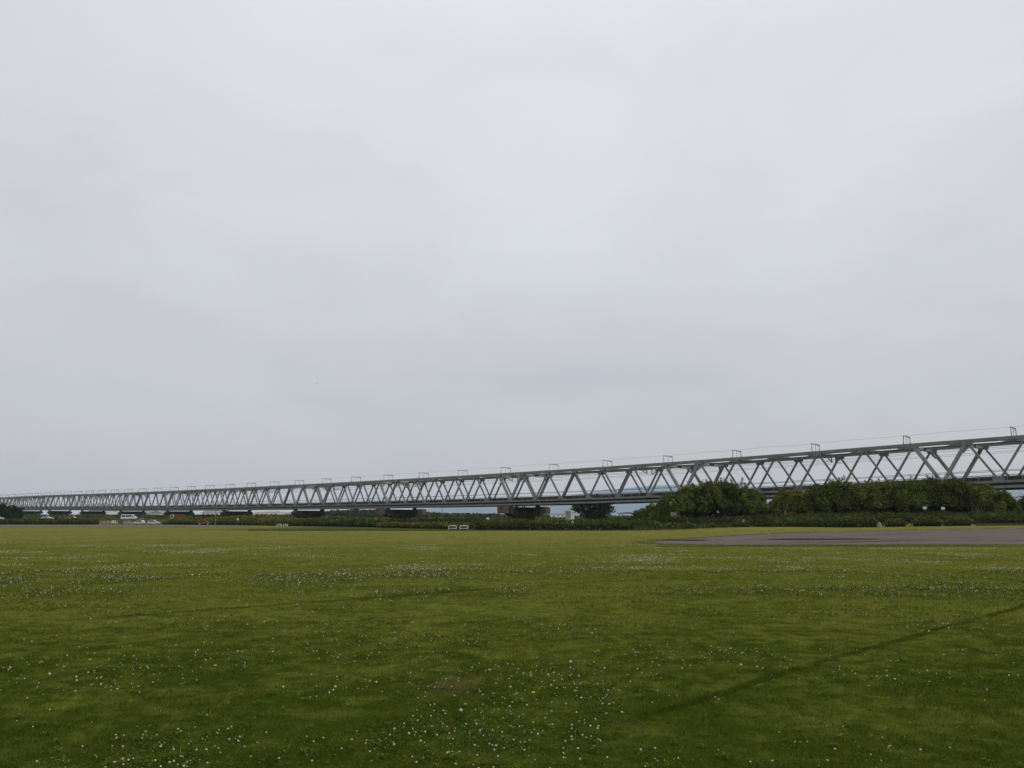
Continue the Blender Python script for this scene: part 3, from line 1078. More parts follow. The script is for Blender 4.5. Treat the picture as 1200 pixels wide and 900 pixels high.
def lobe_tree(label, px0, px1, top, Yd, lobes, name='tree', base=(0.035, 0.05, 0.014), warm=0.2, size=0.4, leaves=5000, seed=0, trunk_r=0.25, group=None, layered=False, trunks=1):
    """lobes: (fx -1..1, fz 0..1, rx, rz) relative to the crown box; trunk + limbs reach each lobe"""
    r = np.random.default_rng(seed + 900)
    xa, xb = at(px0, top, Yd)[0], at(px1, top, Yd)[0]
    hw = (xb - xa) / 2
    xc = (xa + xb) / 2
    Z0 = float(terrain(xc, Yd))
    H = at((px0 + px1) / 2, top, Yd)[2] - Z0
    t_ = empty(name, (xc, Yd, Z0), 0, label, 'tree', group)
    vol = sum(l[2] * l[2] * l[3] for l in lobes)
    Ps, Ts = [], []
    tr = MB()
    tr.tube([(0, 0, -0.3), (0.1, 0, H * 0.3), (-0.05, 0.1, H * 0.62), (0, 0, H * 0.93)], [trunk_r, trunk_r * 0.75, trunk_r * 0.45, trunk_r * 0.1], 8)
    for fx, fz, rx, rz in lobes:
        fy = r.uniform(-0.5, 0.5)
        c = np.array((fx * hw, fy * hw, fz * H))
        n = int(leaves * rx * rx * rz / vol)
        ng = max(n // 14, 3)
        g_ = r.normal(0, 1, (ng, 3))
        g_ /= np.linalg.norm(g_, axis=1)[:, None]
        g_ *= (r.random(ng) ** 0.45)[:, None]
        g_ *= np.array((rx * hw, rx * hw * 0.9, rz * H))
        gi = r.integers(0, ng, n)
        sg = 0.16 * rx * hw + 0.12
        P_ = c + g_[gi] + r.normal(0, 1, (n, 3)) * np.array((sg, sg, sg * (0.35 if layered else 0.7)))
        P_[:, 2] = np.maximum(P_[:, 2], 0.05)
        Ps.append(P_)
        Ts.append(tints(n, base, 0.2, warm, r) * np.exp(r.normal(0, 0.25, ng))[gi][:, None])
        z0 = max(c[2] - H * 0.25, H * 0.15)
        tr.tube([(0, 0, z0), tuple(c * np.array((0.5, 0.5, 0)) + np.array((0, 0, (z0 + c[2]) / 2))), tuple(c)], [trunk_r * 0.4, trunk_r * 0.25, trunk_r * 0.08], 5)
    quads('crown', leaf_quads(np.concatenate(Ps), size, 0.1, 0.6, r), np.concatenate(Ts), M['leaf'], t_)
    tr.build('trunk', M['bark'], t_)
    return t_


GREEN = (0.058, 0.084, 0.013)
DARK = (0.030, 0.044, 0.009)
OLIVE = (0.105, 0.115, 0.020)
# left side
hedge('long low dark hedge at the far left edge of the field, before the parked cars', [(-70, 614.7), (30, 614.8), (113, 614.8)], [607.4, 607.4, 608.2], 2.4, DARK, 0.35, seed=1)
hedge('rough green thicket strip behind the small red car and the thin mast', [(188, 614.9), (250, 615.3), (330, 616.3)], [607.2, 605.6, 606.2], 3.5, OLIVE, 0.5, seed=2, bumps=0.3, lump=6)
hedge('olive topped hedge right behind the far pair of small white barriers', [(326, 616.5), (400, 617.3), (452, 618.3)], [607.0, 606.6, 607.2], 3.0, GREEN, 0.5, seed=3, bumps=0.25, lump=5)
hedge('light green topped hedge ending at the near pair of white barriers', [(440, 618.3), (500, 619.7), (548, 620.7)], [612.2, 612.0, 612.6], 1.8, OLIVE, 0.5, seed=4)
hedge('dark taller hedge behind the near pair of white barriers', [(452, 616.2), (520, 617.3), (604, 618.4)], [607.8, 607.6, 607.8], 2.2, DARK, 0.25, seed=5)
hedge('long dense green hedge below the pale green kiosk', [(552, 620.9), (650, 621.3), (738, 621.2)], [608.8, 608.2, 608.6], 2.0, GREEN, 0.3, seed=6, bumps=0.14)
hedge('dark back hedge at the foot of the tall bamboo bush', [(700, 618.6), (800, 618.2), (905, 616.4)], [607.0, 606.6, 606.2], 1.6, DARK, 0.25, seed=7, bumps=0.25)
hedge('rounded green hedge section under the left flank of the bamboo thicket', [(734, 621.1), (776, 620.8)], [610.0, 609.4], 1.8, GREEN, 0.3, seed=8)
hedge('low green hedge section with a lighter top left of the small yellowish shrub', [(776, 620.7), (816, 620.2)], [611.4, 611.0], 1.7, GREEN, 0.6, seed=9)
hedge('small yellowish shrub with dry grass at its foot', [(825, 619.6), (841, 619.4)], [612.0, 612.3], 1.4, (0.075, 0.072, 0.022), 0.8, seed=10, name='shrub', cat='shrub')
hedge('tiny dark shrub between the yellowish shrub and the round bush with the white sign', [(841, 619.2), (855, 619)], [613.5, 613.5], 1.2, DARK, 0.3, seed=11, name='shrub', cat='shrub')
hedge('round green bush carrying the small white sign', [(856, 619.1), (881, 618.9)], [609.5, 609.3], 1.8, GREEN, 0.2, seed=12, name='shrub', cat='shrub')
hedge('dark green bush right of the round bush with the white sign', [(883, 618.8), (906, 618.7)], [609.0, 606.8], 1.9, DARK, 0.25, seed=13, name='shrub', cat='shrub')
hedge('long full green hedge in front of the bamboo row, left of the pale stone', [(905, 618.9), (960, 618.4), (1029, 617.9)], [607.6, 606.2, 603.4], 2.2, GREEN, 0.2, seed=14, bumps=0.2)
hedge('round green bush just right of the pale stone', [(1034, 617.6), (1065, 617.2)], [607.4, 607.6], 1.9, GREEN, 0.2, seed=15, name='shrub', cat='shrub')
hedge('bright green bush between two dark gaps under the white signposts', [(1067, 617.2), (1106, 616.8)], [605.6, 605.2], 2.0, GREEN, 0.35, seed=16, name='shrub', cat='shrub')
hedge('hedge section with pale blossom touches, left end of the low brown wall', [(1106, 616.6), (1142, 616.2)], [603.8, 603.4], 2.0, GREEN, 0.5, seed=17)
hedge('smooth clipped dark green hedge above the low brown wall', [(1141, 615.4), (1250, 614.4)], [601.4, 600.4], 2.2, (0.042, 0.068, 0.012), 0.1, seed=18, bumps=0.08)
hedge('dark brownish back hedge behind the long full green hedge', [(905, 616.4), (980, 615.6), (1056, 614.8)], [604.6, 602.6, 601.0], 1.6, DARK, 0.5, seed=19, bumps=0.22)
hedge('dark back hedge under the two white signposts', [(1050, 614.8), (1120, 614.2)], [601.8, 600.8], 1.6, DARK, 0.5, seed=20, bumps=0.22)

BAM = (0.062, 0.078, 0.012)
BAM2 = (0.085, 0.094, 0.015)
plume_bush('tall wide dark bamboo thicket hiding the bridge deck right of centre', 789, 899, 565, 606, 146, base=BAM, warm=0.55, n_pl=44, leaves=420, size=0.42, seed=1,
           tops=[0.62, 0.86, 0.93, 1.0, 0.99, 0.95, 0.86, 0.6], depth=9)
plume_bush('lower light green bush on the left flank of the tall bamboo thicket', 741, 812, 578, 606, 143, base=(0.066, 0.088, 0.014), warm=0.35, n_pl=26, leaves=330, size=0.38, seed=2,
           tops=[0.35, 0.5, 0.72, 0.98, 0.98, 0.95], depth=7)
plume_bush('small bright green bush on the right flank of the tall bamboo thicket', 876, 912, 588, 604, 138, base=(0.066, 0.098, 0.016), warm=0.2, n_pl=14, leaves=260, size=0.36, seed=3, depth=5,
           tops=[0.9, 1, 0.85, 0.5])
plume_bush('rounded olive bamboo clump on bare pale stems at the left end of the row', 904, 957, 573.5, 602, 133, base=BAM2, warm=0.6, n_pl=20, leaves=330, size=0.38, seed=4, tops=[0.6, 0.92, 1, 0.97, 0.9], depth=6, stems='bare')
plume_bush('dark bamboo clump with tall feathery tips right of the rounded olive one', 950, 1004, 562.5, 601, 131, base=BAM, warm=0.45, n_pl=24, leaves=360, size=0.38, seed=5, tops=[0.72, 0.82, 1, 0.96, 0.88], depth=6)
plume_bush('bushy bamboo clump in the middle of the row, left of the white signposts', 996, 1052, 565, 600, 130, base=BAM2, warm=0.5, n_pl=24, leaves=360, size=0.38, seed=6, tops=[0.9, 0.95, 1, 1, 0.95], depth=6)
plume_bush('bamboo clump with a green lower fringe directly behind the left white signpost', 1044, 1094, 562.5, 599, 129, base=BAM, warm=0.5, n_pl=22, leaves=360, size=0.38, seed=7, tops=[0.9, 0.95, 0.93, 1, 0.95], depth=6)
plume_bush('darkest bamboo clump behind the right white signpost', 1086, 1134, 562, 598, 129, base=(0.038, 0.046, 0.008), warm=0.6, n_pl=22, leaves=360, size=0.38, seed=8, tops=[1, 0.97, 0.9, 0.92, 0.88], depth=6)
plume_bush('bamboo clump with slender pale stems near the right end of the row', 1126, 1170, 567, 597, 129, base=BAM2, warm=0.45, n_pl=20, leaves=320, size=0.38, seed=9, tops=[0.92, 1, 0.93, 0.9, 0.75], depth=6, stems='bare')
plume_bush('last low bamboo clump at the right end of the row', 1158, 1190, 571, 597, 130, base=BAM, warm=0.45, n_pl=14, leaves=280, size=0.36, seed=10, tops=[0.95, 0.9, 0.85, 0.5], depth=5)

# trees
lobe_tree('dark spreading tree standing behind the bridge right of the pale green kiosk', 667, 718, 576, 290,
          [(-0.6, 0.45, 0.42, 0.10), (-0.25, 0.62, 0.4, 0.12), (0.1, 0.78, 0.42, 0.15), (0.45, 0.62, 0.45, 0.16), (0.55, 0.42, 0.45, 0.16), (0.15, 0.42, 0.45, 0.16), (-0.15, 0.3, 0.4, 0.12), (-0.75, 0.58, 0.22, 0.06), (0.3, 0.25, 0.5, 0.14)],
          base=(0.024, 0.036, 0.014), size=0.75, leaves=6500, seed=1, trunk_r=0.45, layered=True)
lobe_tree('dark round tree at the left edge of the photo, tallest of that clump', -22, 20, 589, 330,
          [(-0.5, 0.55, 0.6, 0.3), (0.2, 0.72, 0.5, 0.26), (0.5, 0.5, 0.5, 0.3), (0, 0.35, 0.8, 0.3)], base=(0.016, 0.026, 0.008), size=0.85, leaves=3600, seed=2, trunk_r=0.35)
lobe_tree('low dark tree right beside the tallest tree at the left edge', 10, 28, 592.5, 326,
          [(-0.2, 0.6, 0.7, 0.32), (0.4, 0.5, 0.6, 0.3), (0, 0.3, 0.9, 0.3)], base=(0.015, 0.024, 0.008), size=0.8, leaves=2400, seed=3, trunk_r=0.28)
lobe_tree('dark tree behind the bamboo row at the right edge of the photo', 1186, 1232, 577, 190,
          [(-0.4, 0.6, 0.6, 0.3), (0.3, 0.7, 0.6, 0.28), (0, 0.4, 0.9, 0.3)], base=(0.022, 0.034, 0.012), size=0.5, leaves=3800, seed=4, trunk_r=0.3)
lobe_tree('small round tree behind the bridge deck above the nearest square ended pier', 596, 618, 592, 275,
          [(-0.4, 0.7, 0.6, 0.22), (0.3, 0.75, 0.6, 0.2), (0, 0.45, 0.9, 0.3)], base=(0.03, 0.045, 0.014), size=0.6, leaves=1800, seed=5, trunk_r=0.2)


# far woods, banks, scrub : masses of foliage nobody could count
def woods(name, label, prof, Yd, depth, base, size, n, seed, warm=0.15, ground=None):
    r = np.random.default_rng(seed + 1500)
    px = np.array([a for a, _ in prof], float)
    py = np.array([b_ for _, b_ in prof], float)
    x_ = r.uniform(px[0], px[-1], n)
    yd = Yd + r.uniform(-0.5, 0.5, n) * depth
    tt = np.interp(x_, px, py)
    Xw = (x_ - 600) / F * Yd / CP
    h = (YH - tt) / F * Yd + CAM_Z
    cr = 6.0
    h = h * (0.80 + 0.26 * vnoise(Xw / cr, yd / cr, seed) + 0.06 * vnoise(Xw / 2.2, yd / 2.2, seed + 4))
    v = r.random(n) ** 0.45
    P_ = np.stack([Xw, yd, terrain(Xw, yd) + h * v], 1)
    t = tints(n, base, 0.22, warm, r) * (0.7 + 0.6 * vnoise(Xw / cr, yd / cr + v * 3, seed + 2))[:, None]
    o = quads(name, leaf_quads(P_, size, 0, 0.7, r), t, M['leaf'])
    tag(o, label, None, None, 'stuff')


woods('far_woods', 'distant low belt of trees beyond the river under the bridge', [(375, 604), (400, 601.8), (440, 600.8), (470, 603), (490, 602.6), (505, 602.0), (530, 602.6), (560, 603.2), (600, 603.8), (640, 604.6)], 620, 90, (0.032, 0.052, 0.022), 2.2, 16000, 1)
woods('far_scrub', 'distant strip of low riverside scrub behind the bridge', [(-120, 607), (0, 607), (100, 607), (200, 607.2), (300, 607.2), (380, 607), (480, 606.6), (620, 606.8), (760, 606.4), (900, 605)], 420, 60, (0.062, 0.080, 0.022), 1.0, 22000, 2, 0.4)
woods('far_treeline', 'pale hazy tree line far off at the foot of the hills', [(560, 606), (640, 606.4), (700, 605.6), (780, 605.6), (900, 604), (1100, 601), (1260, 600)], 1500, 150, (0.04, 0.055, 0.04), 5.0, 9000, 3)


# tall rough grass on the bank behind the right hedge
def rough_grass(name, label, prof, Ya, Yb, n, hmin, hmax, base, seed, wbl=0.035):
    r = np.random.default_rng(seed + 40)
    x_ = r.uniform(prof[0], prof[1], n)
    yd = r.uniform(Ya, Yb, n)
    Xw = (x_ - 600) / F * yd / CP
    z0 = terrain(Xw, yd)
    h = r.uniform(hmin, hmax, n) * (0.6 + 0.7 * vnoise(Xw / 1.5, yd / 1.5, seed))
    a = r.random(n) * 6.28
    ln = r.normal(0, 0.25, (n, 2)) * h[:, None]
    P0 = np.stack([Xw, yd, z0], 1)
    wv = np.stack([np.cos(a), np.sin(a), a * 0], 1) * wbl
    tip = P0 + np.stack([ln[:, 0], ln[:, 1], h], 1)
    Vt = np.stack([P0 - wv, P0 + wv, tip], 1)
    o = quads(name, Vt, tints(n, base, 0.3, 0.3, r), M['leaf'], tri=True)
    tag(o, label, None, None, 'stuff')


rough_grass('rough_grass', 'rank unmown grass on the bank between the right hedges and the bamboo', (738, 1250), 119, 131, 26000, 0.35, 0.95, (0.075, 0.09, 0.032), 1)
rough_grass('rough_grass', 'rank unmown grass on the rise by the parked cars at far left', (-80, 340), 284, 345, 30000, 0.25, 0.6, (0.075, 0.085, 0.032), 2, 0.09)
rough_grass('rough_grass', 'fringe of longer grass along the foot of the middle hedges', (300, 900), 117.5, 121, 9000, 0.1, 0.28, (0.06, 0.085, 0.02), 3, 0.03)
rough_grass('rough_grass', 'dry longer grass growing along the near rim of the gravel lot', (760, 1240), 48.5, 50, 9000, 0.02, 0.06, (0.12, 0.12, 0.035), 4, 0.012)


def edge_tufts(label, line, spread, n, hmin, hmax, base, seed, wbl):
    r = np.random.default_rng(seed + 70)
    G = np.array([gp(*q) for q in line])
    cum = np.concatenate([[0], np.cumsum(np.linalg.norm(np.diff(G[:, :2], axis=0), axis=1))])
    nc = n // 30
    u = np.repeat(r.random(nc) * cum[-1], 30)
    ox = np.repeat(r.normal(0, spread, nc), 30) + r.normal(0, 0.12, nc * 30)
    x = np.interp(u, cum, G[:, 0]) + r.normal(0, 0.25, nc * 30)
    y = np.interp(u, cum, G[:, 1]) + ox
    z0 = terrain(x, y) + 0.02
    h = r.uniform(hmin, hmax, nc * 30)
    a = r.random(nc * 30) * 6.28
    P0 = np.stack([x, y, z0], 1)
    wv = np.stack([np.cos(a), np.sin(a), a * 0], 1) * wbl
    tip = P0 + np.stack([r.normal(0, 0.4, nc * 30) * h, r.normal(0, 0.4, nc * 30) * h, h], 1)
    o = quads('rough_grass', np.stack([P0 - wv, P0 + wv, tip], 1), tints(nc * 30, base, 0.3, 0.4, r), M['leaf'], tri=True)
    tag(o, label, None, None, 'stuff')


edge_tufts('ragged grass creeping over the near rim of the gravel lot', [(748, 636.6), (780, 638.2), (850, 639.4), (1000, 639.0), (1290, 638.4)], 0.6, 12000, 0.015, 0.05, (0.13, 0.14, 0.028), 1, 0.012)
edge_tufts('ragged grass creeping over the far rim of the gravel lot', [(749, 636), (790, 632.5), (850, 628.5), (900, 625.6), (960, 623.6), (1050, 621.8), (1130, 620.4), (1290, 618.2)], 1.3, 9000, 0.02, 0.06, (0.15, 0.16, 0.034), 2, 0.025)
edge_tufts('thin weeds growing in a streak across the gravel lot', [(930, 635.5), (1060, 634.5), (1290, 633.8)], 1.0, 7000, 0.01, 0.04, (0.10, 0.095, 0.03), 3, 0.02)


# ------------------------------------------------------------------ street furniture etc
def barrier(px0, px1, basey, topy, label):
    A, B = np.array(gp(px0, basey)), np.array(gp(px1, basey))
    B[1] = A[1]
    wd = B[0] - A[0]
    H = at(px0, topy, A[1])[2] - A[2]
    t = empty('guard_barrier', ((A[0] + B[0]) / 2, A[1], A[2]), 0, label, 'barrier', 'white tubular guard barriers at the field edge')
    m_ = MB()
    r_ = 0.05
    c = 0.16
    pts = [(-wd / 2, 0, -0.1), (-wd / 2, 0, H - c)]
    for k in range(1, 5):
        a = math.pi / 2 * k / 4
        pts.append((-wd / 2 + c * (1 - math.cos(a)), 0, H - c + c * math.sin(a)))
    pts += [(-p_[0], 0, p_[2]) for p_ in pts[::-1]]
    m_.tube(pts, r_, 10)
    m_.build('frame', M['white'], t, smooth=True)
    m_ = MB()
    m_.tube([(-wd / 2 + r_, 0, H * 0.42), (wd / 2 - r_, 0, H * 0.42)], 0.04, 8)
    m_.build('crossbar', M['white'], t, smooth=True)


barrier(525.6, 534.8, 621.3, 616.2, 'left one of the near pair of white tube barriers before the hedge')
barrier(538.7, 548.2, 621.3, 616.2, 'right one of the near pair of white tube barriers before the hedge')
barrier(324.3, 330.0, 617.4, 614.4, 'left one of the far small pair of white tube barriers')
barrier(331.8, 337.2, 617.4, 614.4, 'right one of the far small pair of white tube barriers')

# kiosk
Yk = 136
xk0, xk1 = at(662.3, 608, Yk)[0], at(673, 608, Yk)[0]
zk = float(terrain((xk0 + xk1) / 2, Yk))
Hk = at(668, 598.8, Yk)[2] - zk
t = empty('utility_kiosk', ((xk0 + xk1) / 2, Yk, zk), math.radians(-38), 'pale green and cream utility kiosk standing behind the long hedge', 'kiosk')
m_ = MB()
m_.box(-0.55, 0.55, -0.5, 0.5, 0, Hk - 0.12)
m_.build('cabinet_body', M['kiosk_green'], t, 0.01)
m_ = MB()
m_.box(0.551, 0.57, -0.49, 0.49, 0.05, Hk - 0.14)
m_.build('side_panel', M['kiosk_cream'], t)
m_ = MB()
m_.box(0.572, 0.585, -0.16, 0.0, Hk - 0.75, Hk - 0.35)
m_.box(0.572, 0.585, -0.1, -0.04, Hk - 1.6, Hk - 0.8)
m_.build('vent_slot', M['dark'], t)
m_ = MB()
m_.prism([(-0.7, 0), (0.7, 0), (0.66, 0.1), (0, 0.2), (-0.66, 0.1)], (0, 0, Hk - 0.118), (1, 0, 0), (0, 0, 1), 1.24)
m_.build('roof', M['kiosk_roof'], t, 0.01)

# shelter with flat roof
Ys = 205
c0 = at(734.5, 600.5, Ys)
zs = float(terrain(c0[0], Ys))
t = empty('shelter', (c0[0], Ys, zs), math.radians(12), 'small dark flat roofed shelter left of the tall bamboo thicket', 'shelter')
hz = c0[2] - zs
m_ = MB()
m_.prism([(-2.1, 0), (2.1, 0), (2.1, 0.14), (0.2, 0.34), (-2.1, 0.14)], (0, 0, hz - 0.3), (1, 0, 0), (0, 0, 1), 2.6)
m_.build('roof', M['shelter'], t)
for sx in (-1.6, 1.6):
    for sy in (-0.9, 0.9):
        m_ = MB()
        m_.tube([(sx, sy, 0), (sx, sy, hz - 0.3)], 0.07, 8)
        m_.build('post', M['gantry'], t)
# tan board
Yt = 137
c0 = at(789.5, 606.5, Yt)
zt_ = float(terrain(c0[0], Yt))
ztop = at(789.5, 600.2, Yt)[2] - zt_
t = empty('notice_board', (c0[0], Yt, zt_), math.radians(-8), 'blank weathered tan board standing at the foot of the bamboo', 'board')
m_ = MB()
m_.box(-0.5, 0.5, -0.03, 0.03, ztop - 1.0, ztop)
m_.build('board', M['tan'], t, 0.01)
for sx in (-0.42, 0.42):
    m_ = MB()
    m_.box(sx - 0.04, sx + 0.04, 0.032, 0.11, -0.1, ztop + 0.04)
    m_.build('post', M['tan'], t)
# low brown wall, in three real courses with a coping
A, B = np.array(gp(1144, 616.3)), np.array(gp(1260, 615.6))
dv = B - A
ln = np.linalg.norm(dv[:2])
t = empty('garden_wall', tuple((A + B) / 2), math.atan2(dv[1], dv[0]), 'low brown block wall at the foot of the clipped hedge on the right', 'wall')
m_ = MB()
m_.box(-ln / 2, ln / 2, -0.12, 0.12, -0.3, 0.24)
m_.build('wall_body', M['lowwall'], t)
m_ = MB()
k = 0
x_ = -ln / 2
while x_ < ln / 2 - 0.5:
    m_.box(x_ + 0.01, x_ + 0.49, -0.15, 0.15, 0.242, 0.32 + 0.008 * (k % 3))
    x_ += 0.5
    k += 1
m_.build('coping', M['lowwall'], t)


def signpost(px, py, Yd, label, w_=0.55, h_=0.38, nm='signpost', cat='sign', post=True, panel=None):
    c0 = at(px, py, Yd)
    zg = float(terrain(c0[0], Yd))
    t = empty(nm, (c0[0], Yd, zg), 0, label, cat)
    hz = c0[2] - zg
    m_ = MB()
    m_.box(-w_ / 2, w_ / 2, -0.04, -0.015, hz - h_ / 2, hz + h_ / 2)
    m_.build('panel', panel or M['white_sign'], t, 0.004)
    m_ = MB()
    m_.tube([(0, 0.03, -0.2), (0, 0.03, hz + h_ / 2)], 0.035, 8)
    m_.build('post', M['gantry'], t)


signpost(1083.5, 595.2, 121.5, 'left one of two small white signs standing before the bamboo row')
signpost(1105.0, 595.6, 121.5, 'right one of two small white signs standing before the bamboo row')
signpost(871.2, 610.2, gp(868, 619)[1] + 0.75, 'small white sign poking out of the round green bush', 0.4, 0.36)
signpost(278.7, 608.6, 215, 'tiny white marker post in the thicket right of the thin mast', 0.5, 0.5, 'marker_post', 'marker post')
signpost(330.0, 608.3, 215, 'tiny white marker post above the far pair of white barriers', 0.45, 0.5, 'marker_post', 'marker post')
signpost(395.0, 608.3, 205, 'tiny white marker post behind the olive topped hedge below the far woods', 0.4, 0.5, 'marker_post', 'marker post')
signpost(571.5, 607.8, 165, 'small white marker board behind the hedge right of the near barriers', 0.6, 0.4, 'marker_post', 'marker post')


def stone(px, py, Yd, r0, label, seed):
    r = np.random.default_rng(seed)
    import bmesh
    bm = bmesh.new()
    bmesh.ops.create_icosphere(bm, subdivisions=2, radius=1)
    for v in bm.verts:
        k = 1 + 0.35 * (float(vnoise(v.co.x * 2 + 5, v.co.y * 2 + v.co.z * 3, seed)) - 0.5)
        v.co = Vector((v.co.x * r0 * k, v.co.y * r0 * 0.8 * k, max(v.co.z, -0.6) * r0 * 1.5 * k))
    me = bpy.data.meshes.new('stone')
    bm.to_mesh(me)
    bm.free()
    o = link('stone', me, None, M['stone'])
    c0 = at(px, py, Yd)
    o.location = (c0[0], Yd, float(terrain(c0[0], Yd)) + r0 * 0.7)
    o.scale = (1, 1, 1)
    # stands tall enough to show above the gap in the hedge
    hz = c0[2] - float(terrain(c0[0], Yd))
    o.scale = (1, 1, max(hz / (r0 * 2.2), 1))
    tag(o, label, 'stone')


M['stone'] = worn('pale_stone', (0.24, 0.23, 0.21), (0.10, 0.09, 0.08), 4, 0.9, bump=0.5)
stone(1030.5, 611, 108, 0.3, 'pale upright stone in the gap between hedges on the right', 4)

# masts
for px, top, Yd, lab in ((253.2, 596, 232, 'tall thin grey mast rising in front of the bridge at left'), (518.2, 593.0, 330, 'thin grey pole under the bridge deck above the near white barriers')):
    c0 = at(px, top, Yd)
    zg = float(terrain(c0[0], Yd))
    t = empty('lamp_mast', (c0[0], Yd, zg), 0, lab, 'mast')
    m_ = MB()
    hz = c0[2] - zg + (4.0 if px < 300 else 0)
    m_.tube([(0, 0, -0.3), (0, 0, hz * 0.5), (0, 0, hz)], [0.12, 0.1, 0.06], 8)
    m_.build('pole', M['gantry'], t)
    m_ = MB()
    m_.box(-0.7, 0.7, -0.06, 0.06, hz + 0.002, hz + 0.12)
    m_.build('crossarm', M['gantry'], t)


# vehicles
def wheel_set(t, xs, half, r_):
    for x_ in xs:
        for sg in (-1, 1):
            m_ = MB()
            y0 = sg * half
            m_.tube([(x_, y0 - 0.1, r_), (x_, y0 + 0.1, r_)], r_, 14)
            w_ = m_.build('wheel', M['tyre'], t)
            m_ = MB()
            m_.tube([(x_, y0 + sg * 0.103, r_), (x_, y0 + sg * 0.115, r_)], r_ * 0.6, 12)
            m_.build('rim', M['rim'], w_)


def car(px, Yd, Lc, label, m, rz=0.0, kind='hatch', cat='car', zz=None):
    c0 = at(px, 609, Yd)
    zg = float(terrain(c0[0], Yd)) if zz is None else zz
    t = empty('parked_van' if kind == 'van' else 'parked_car', (c0[0], Yd, zg), rz, label, cat, 'vehicles parked beyond the field')
    h = Lc / 2
    if kind == 'van':
        prof = [(-h, 0.35), (h * 0.95, 0.35), (h, 0.9), (h * 0.86, 1.15), (h * 0.58, 1.9), (h * 0.5, 2.0), (-h * 0.94, 2.02), (-h, 1.8)]
        wins = [[(h * 0.48, 1.15), (h * 0.80, 1.15), (h * 0.57, 1.75), (h * 0.48, 1.75)], [(-h * 0.3, 1.15), (h * 0.42, 1.15), (h * 0.42, 1.75), (-h * 0.3, 1.75)], [(-h * 0.92, 1.15), (-h * 0.36, 1.15), (-h * 0.36, 1.75), (-h * 0.92, 1.75)]]
        wid = 1.7
    else:
        prof = [(-h, 0.32), (h * 0.96, 0.3), (h, 0.62), (h * 0.92, 0.8), (h * 0.50, 0.95), (h * 0.16, 1.42), (-h * 0.1, 1.50), (-h * 0.62, 1.46), (-h * 0.90, 1.0), (-h, 0.9)]
        wins = [[(-h * 0.0, 0.98), (h * 0.40, 0.98), (h * 0.12, 1.36), (-h * 0.0, 1.40)], [(-h * 0.05, 0.98), (-h * 0.05, 1.41), (-h * 0.56, 1.38), (-h * 0.76, 0.98)]]
        wid = 1.62
    m_ = MB()
    m_.prism(prof, (0, 0, 0), (1, 0, 0), (0, 0, 1), wid)
    m_.build('body', m, t, 0.07)
    for wv in wins:
        for sg in (-1, 1):
            m_ = MB()
            m_.prism(wv, (0, sg * (wid / 2 + 0.004), 0), (1, 0, 0), (0, 0, 1), 0.012)
            m_.build('window', M['glass'], t)
    m_ = MB()
    if kind == 'van':
        m_.bar((h * 0.84, 0, 1.2), (h * 0.62, 0, 1.82), 0.02, wid * 0.84, (1, 0, 0.3))
    else:
        m_.bar((h * 0.47, 0, 1.0), (h * 0.20, 0, 1.38), 0.03, wid * 0.82, (1, 0, 0.8))
    m_.build('windscreen', M['glass'], t)
    for sg in (-1, 1):
        m_ = MB()
        m_.box(h * 0.965, h * 1.005, sg * wid * 0.36 - 0.14, sg * wid * 0.36 + 0.14, 0.6, 0.76)
        m_.build('headlight', M['lamp_clear'], t)
        m_ = MB()
        m_.box(-h * 1.005, -h * 0.98, sg * wid * 0.4 - 0.08, sg * wid * 0.4 + 0.08, 0.65, 0.88)
        m_.build('tail_light', M['lamp_red'], t)
    wheel_set(t, (-h * 0.62, h * 0.62), wid / 2 - 0.1, 0.31)
    return t


car(55.5, 318, 4.3, 'white parked car behind the low hedge at far left', M['car_white'], 0.1)
car(82.5, 322, 4.3, 'dark parked car with rusty orange flank right of the white parked car', M['car_rust'], 3.05)
car(151, 300, 5.4, 'white van with dark windows parked behind the silver cars', M['car_white'], 0.05, 'van', 'van')
car(163, 262, 3.7, 'left one of two small silver parked cars below the white van', M['car_silver'], 3.1)
car(180.5, 262, 3.7, 'right one of two small silver parked cars below the white van', M['car_silver'], 0.06)
car(240, 246, 3.9, 'small dull red car half hidden in the thicket left of the thin mast', M['car_red'], 0.1)
car(-2.5, 318, 4.2, 'white car cut off by the left edge of the photo behind the hedge', M['car_white'], 0.0)
# red truck with white cab
c0 = at(207.5, 609, 292)
t = empty('parked_truck', (c0[0], 292, float(terrain(c0[0], 292))), math.pi + 0.05, 'small truck with red cargo box and white cab left of the thicket', 'truck', 'vehicles parked beyond the field')
m_ = MB()
m_.prism([(0.95, 0.45), (2.3, 0.45), (2.32, 1.0), (2.05, 1.85), (0.95, 1.9)], (0, 0, 0), (1, 0, 0), (0, 0, 1), 1.65)
m_.build('cab', M['car_white'], t, 0.05)
for sg in (-1, 1):
    m_ = MB()
    m_.prism([(1.25, 1.1), (2.1, 1.1), (1.92, 1.72), (1.25, 1.72)], (0, sg * 0.83, 0), (1, 0, 0), (0, 0, 1), 0.012)
    m_.build('window', M['glass'], t)
m_ = MB()
m_.box(-2.3, 0.9, -0.85, 0.85, 0.6, 2.05)
m_.build('cargo_box', M['red'], t, 0.03)
m_ = MB()
m_.box(-2.3, 0.94, -0.4, 0.4, 0.4, 0.595)
m_.build('chassis', M['dark'], t)
wheel_set(t, (-1.5, 1.55), 0.72, 0.36)

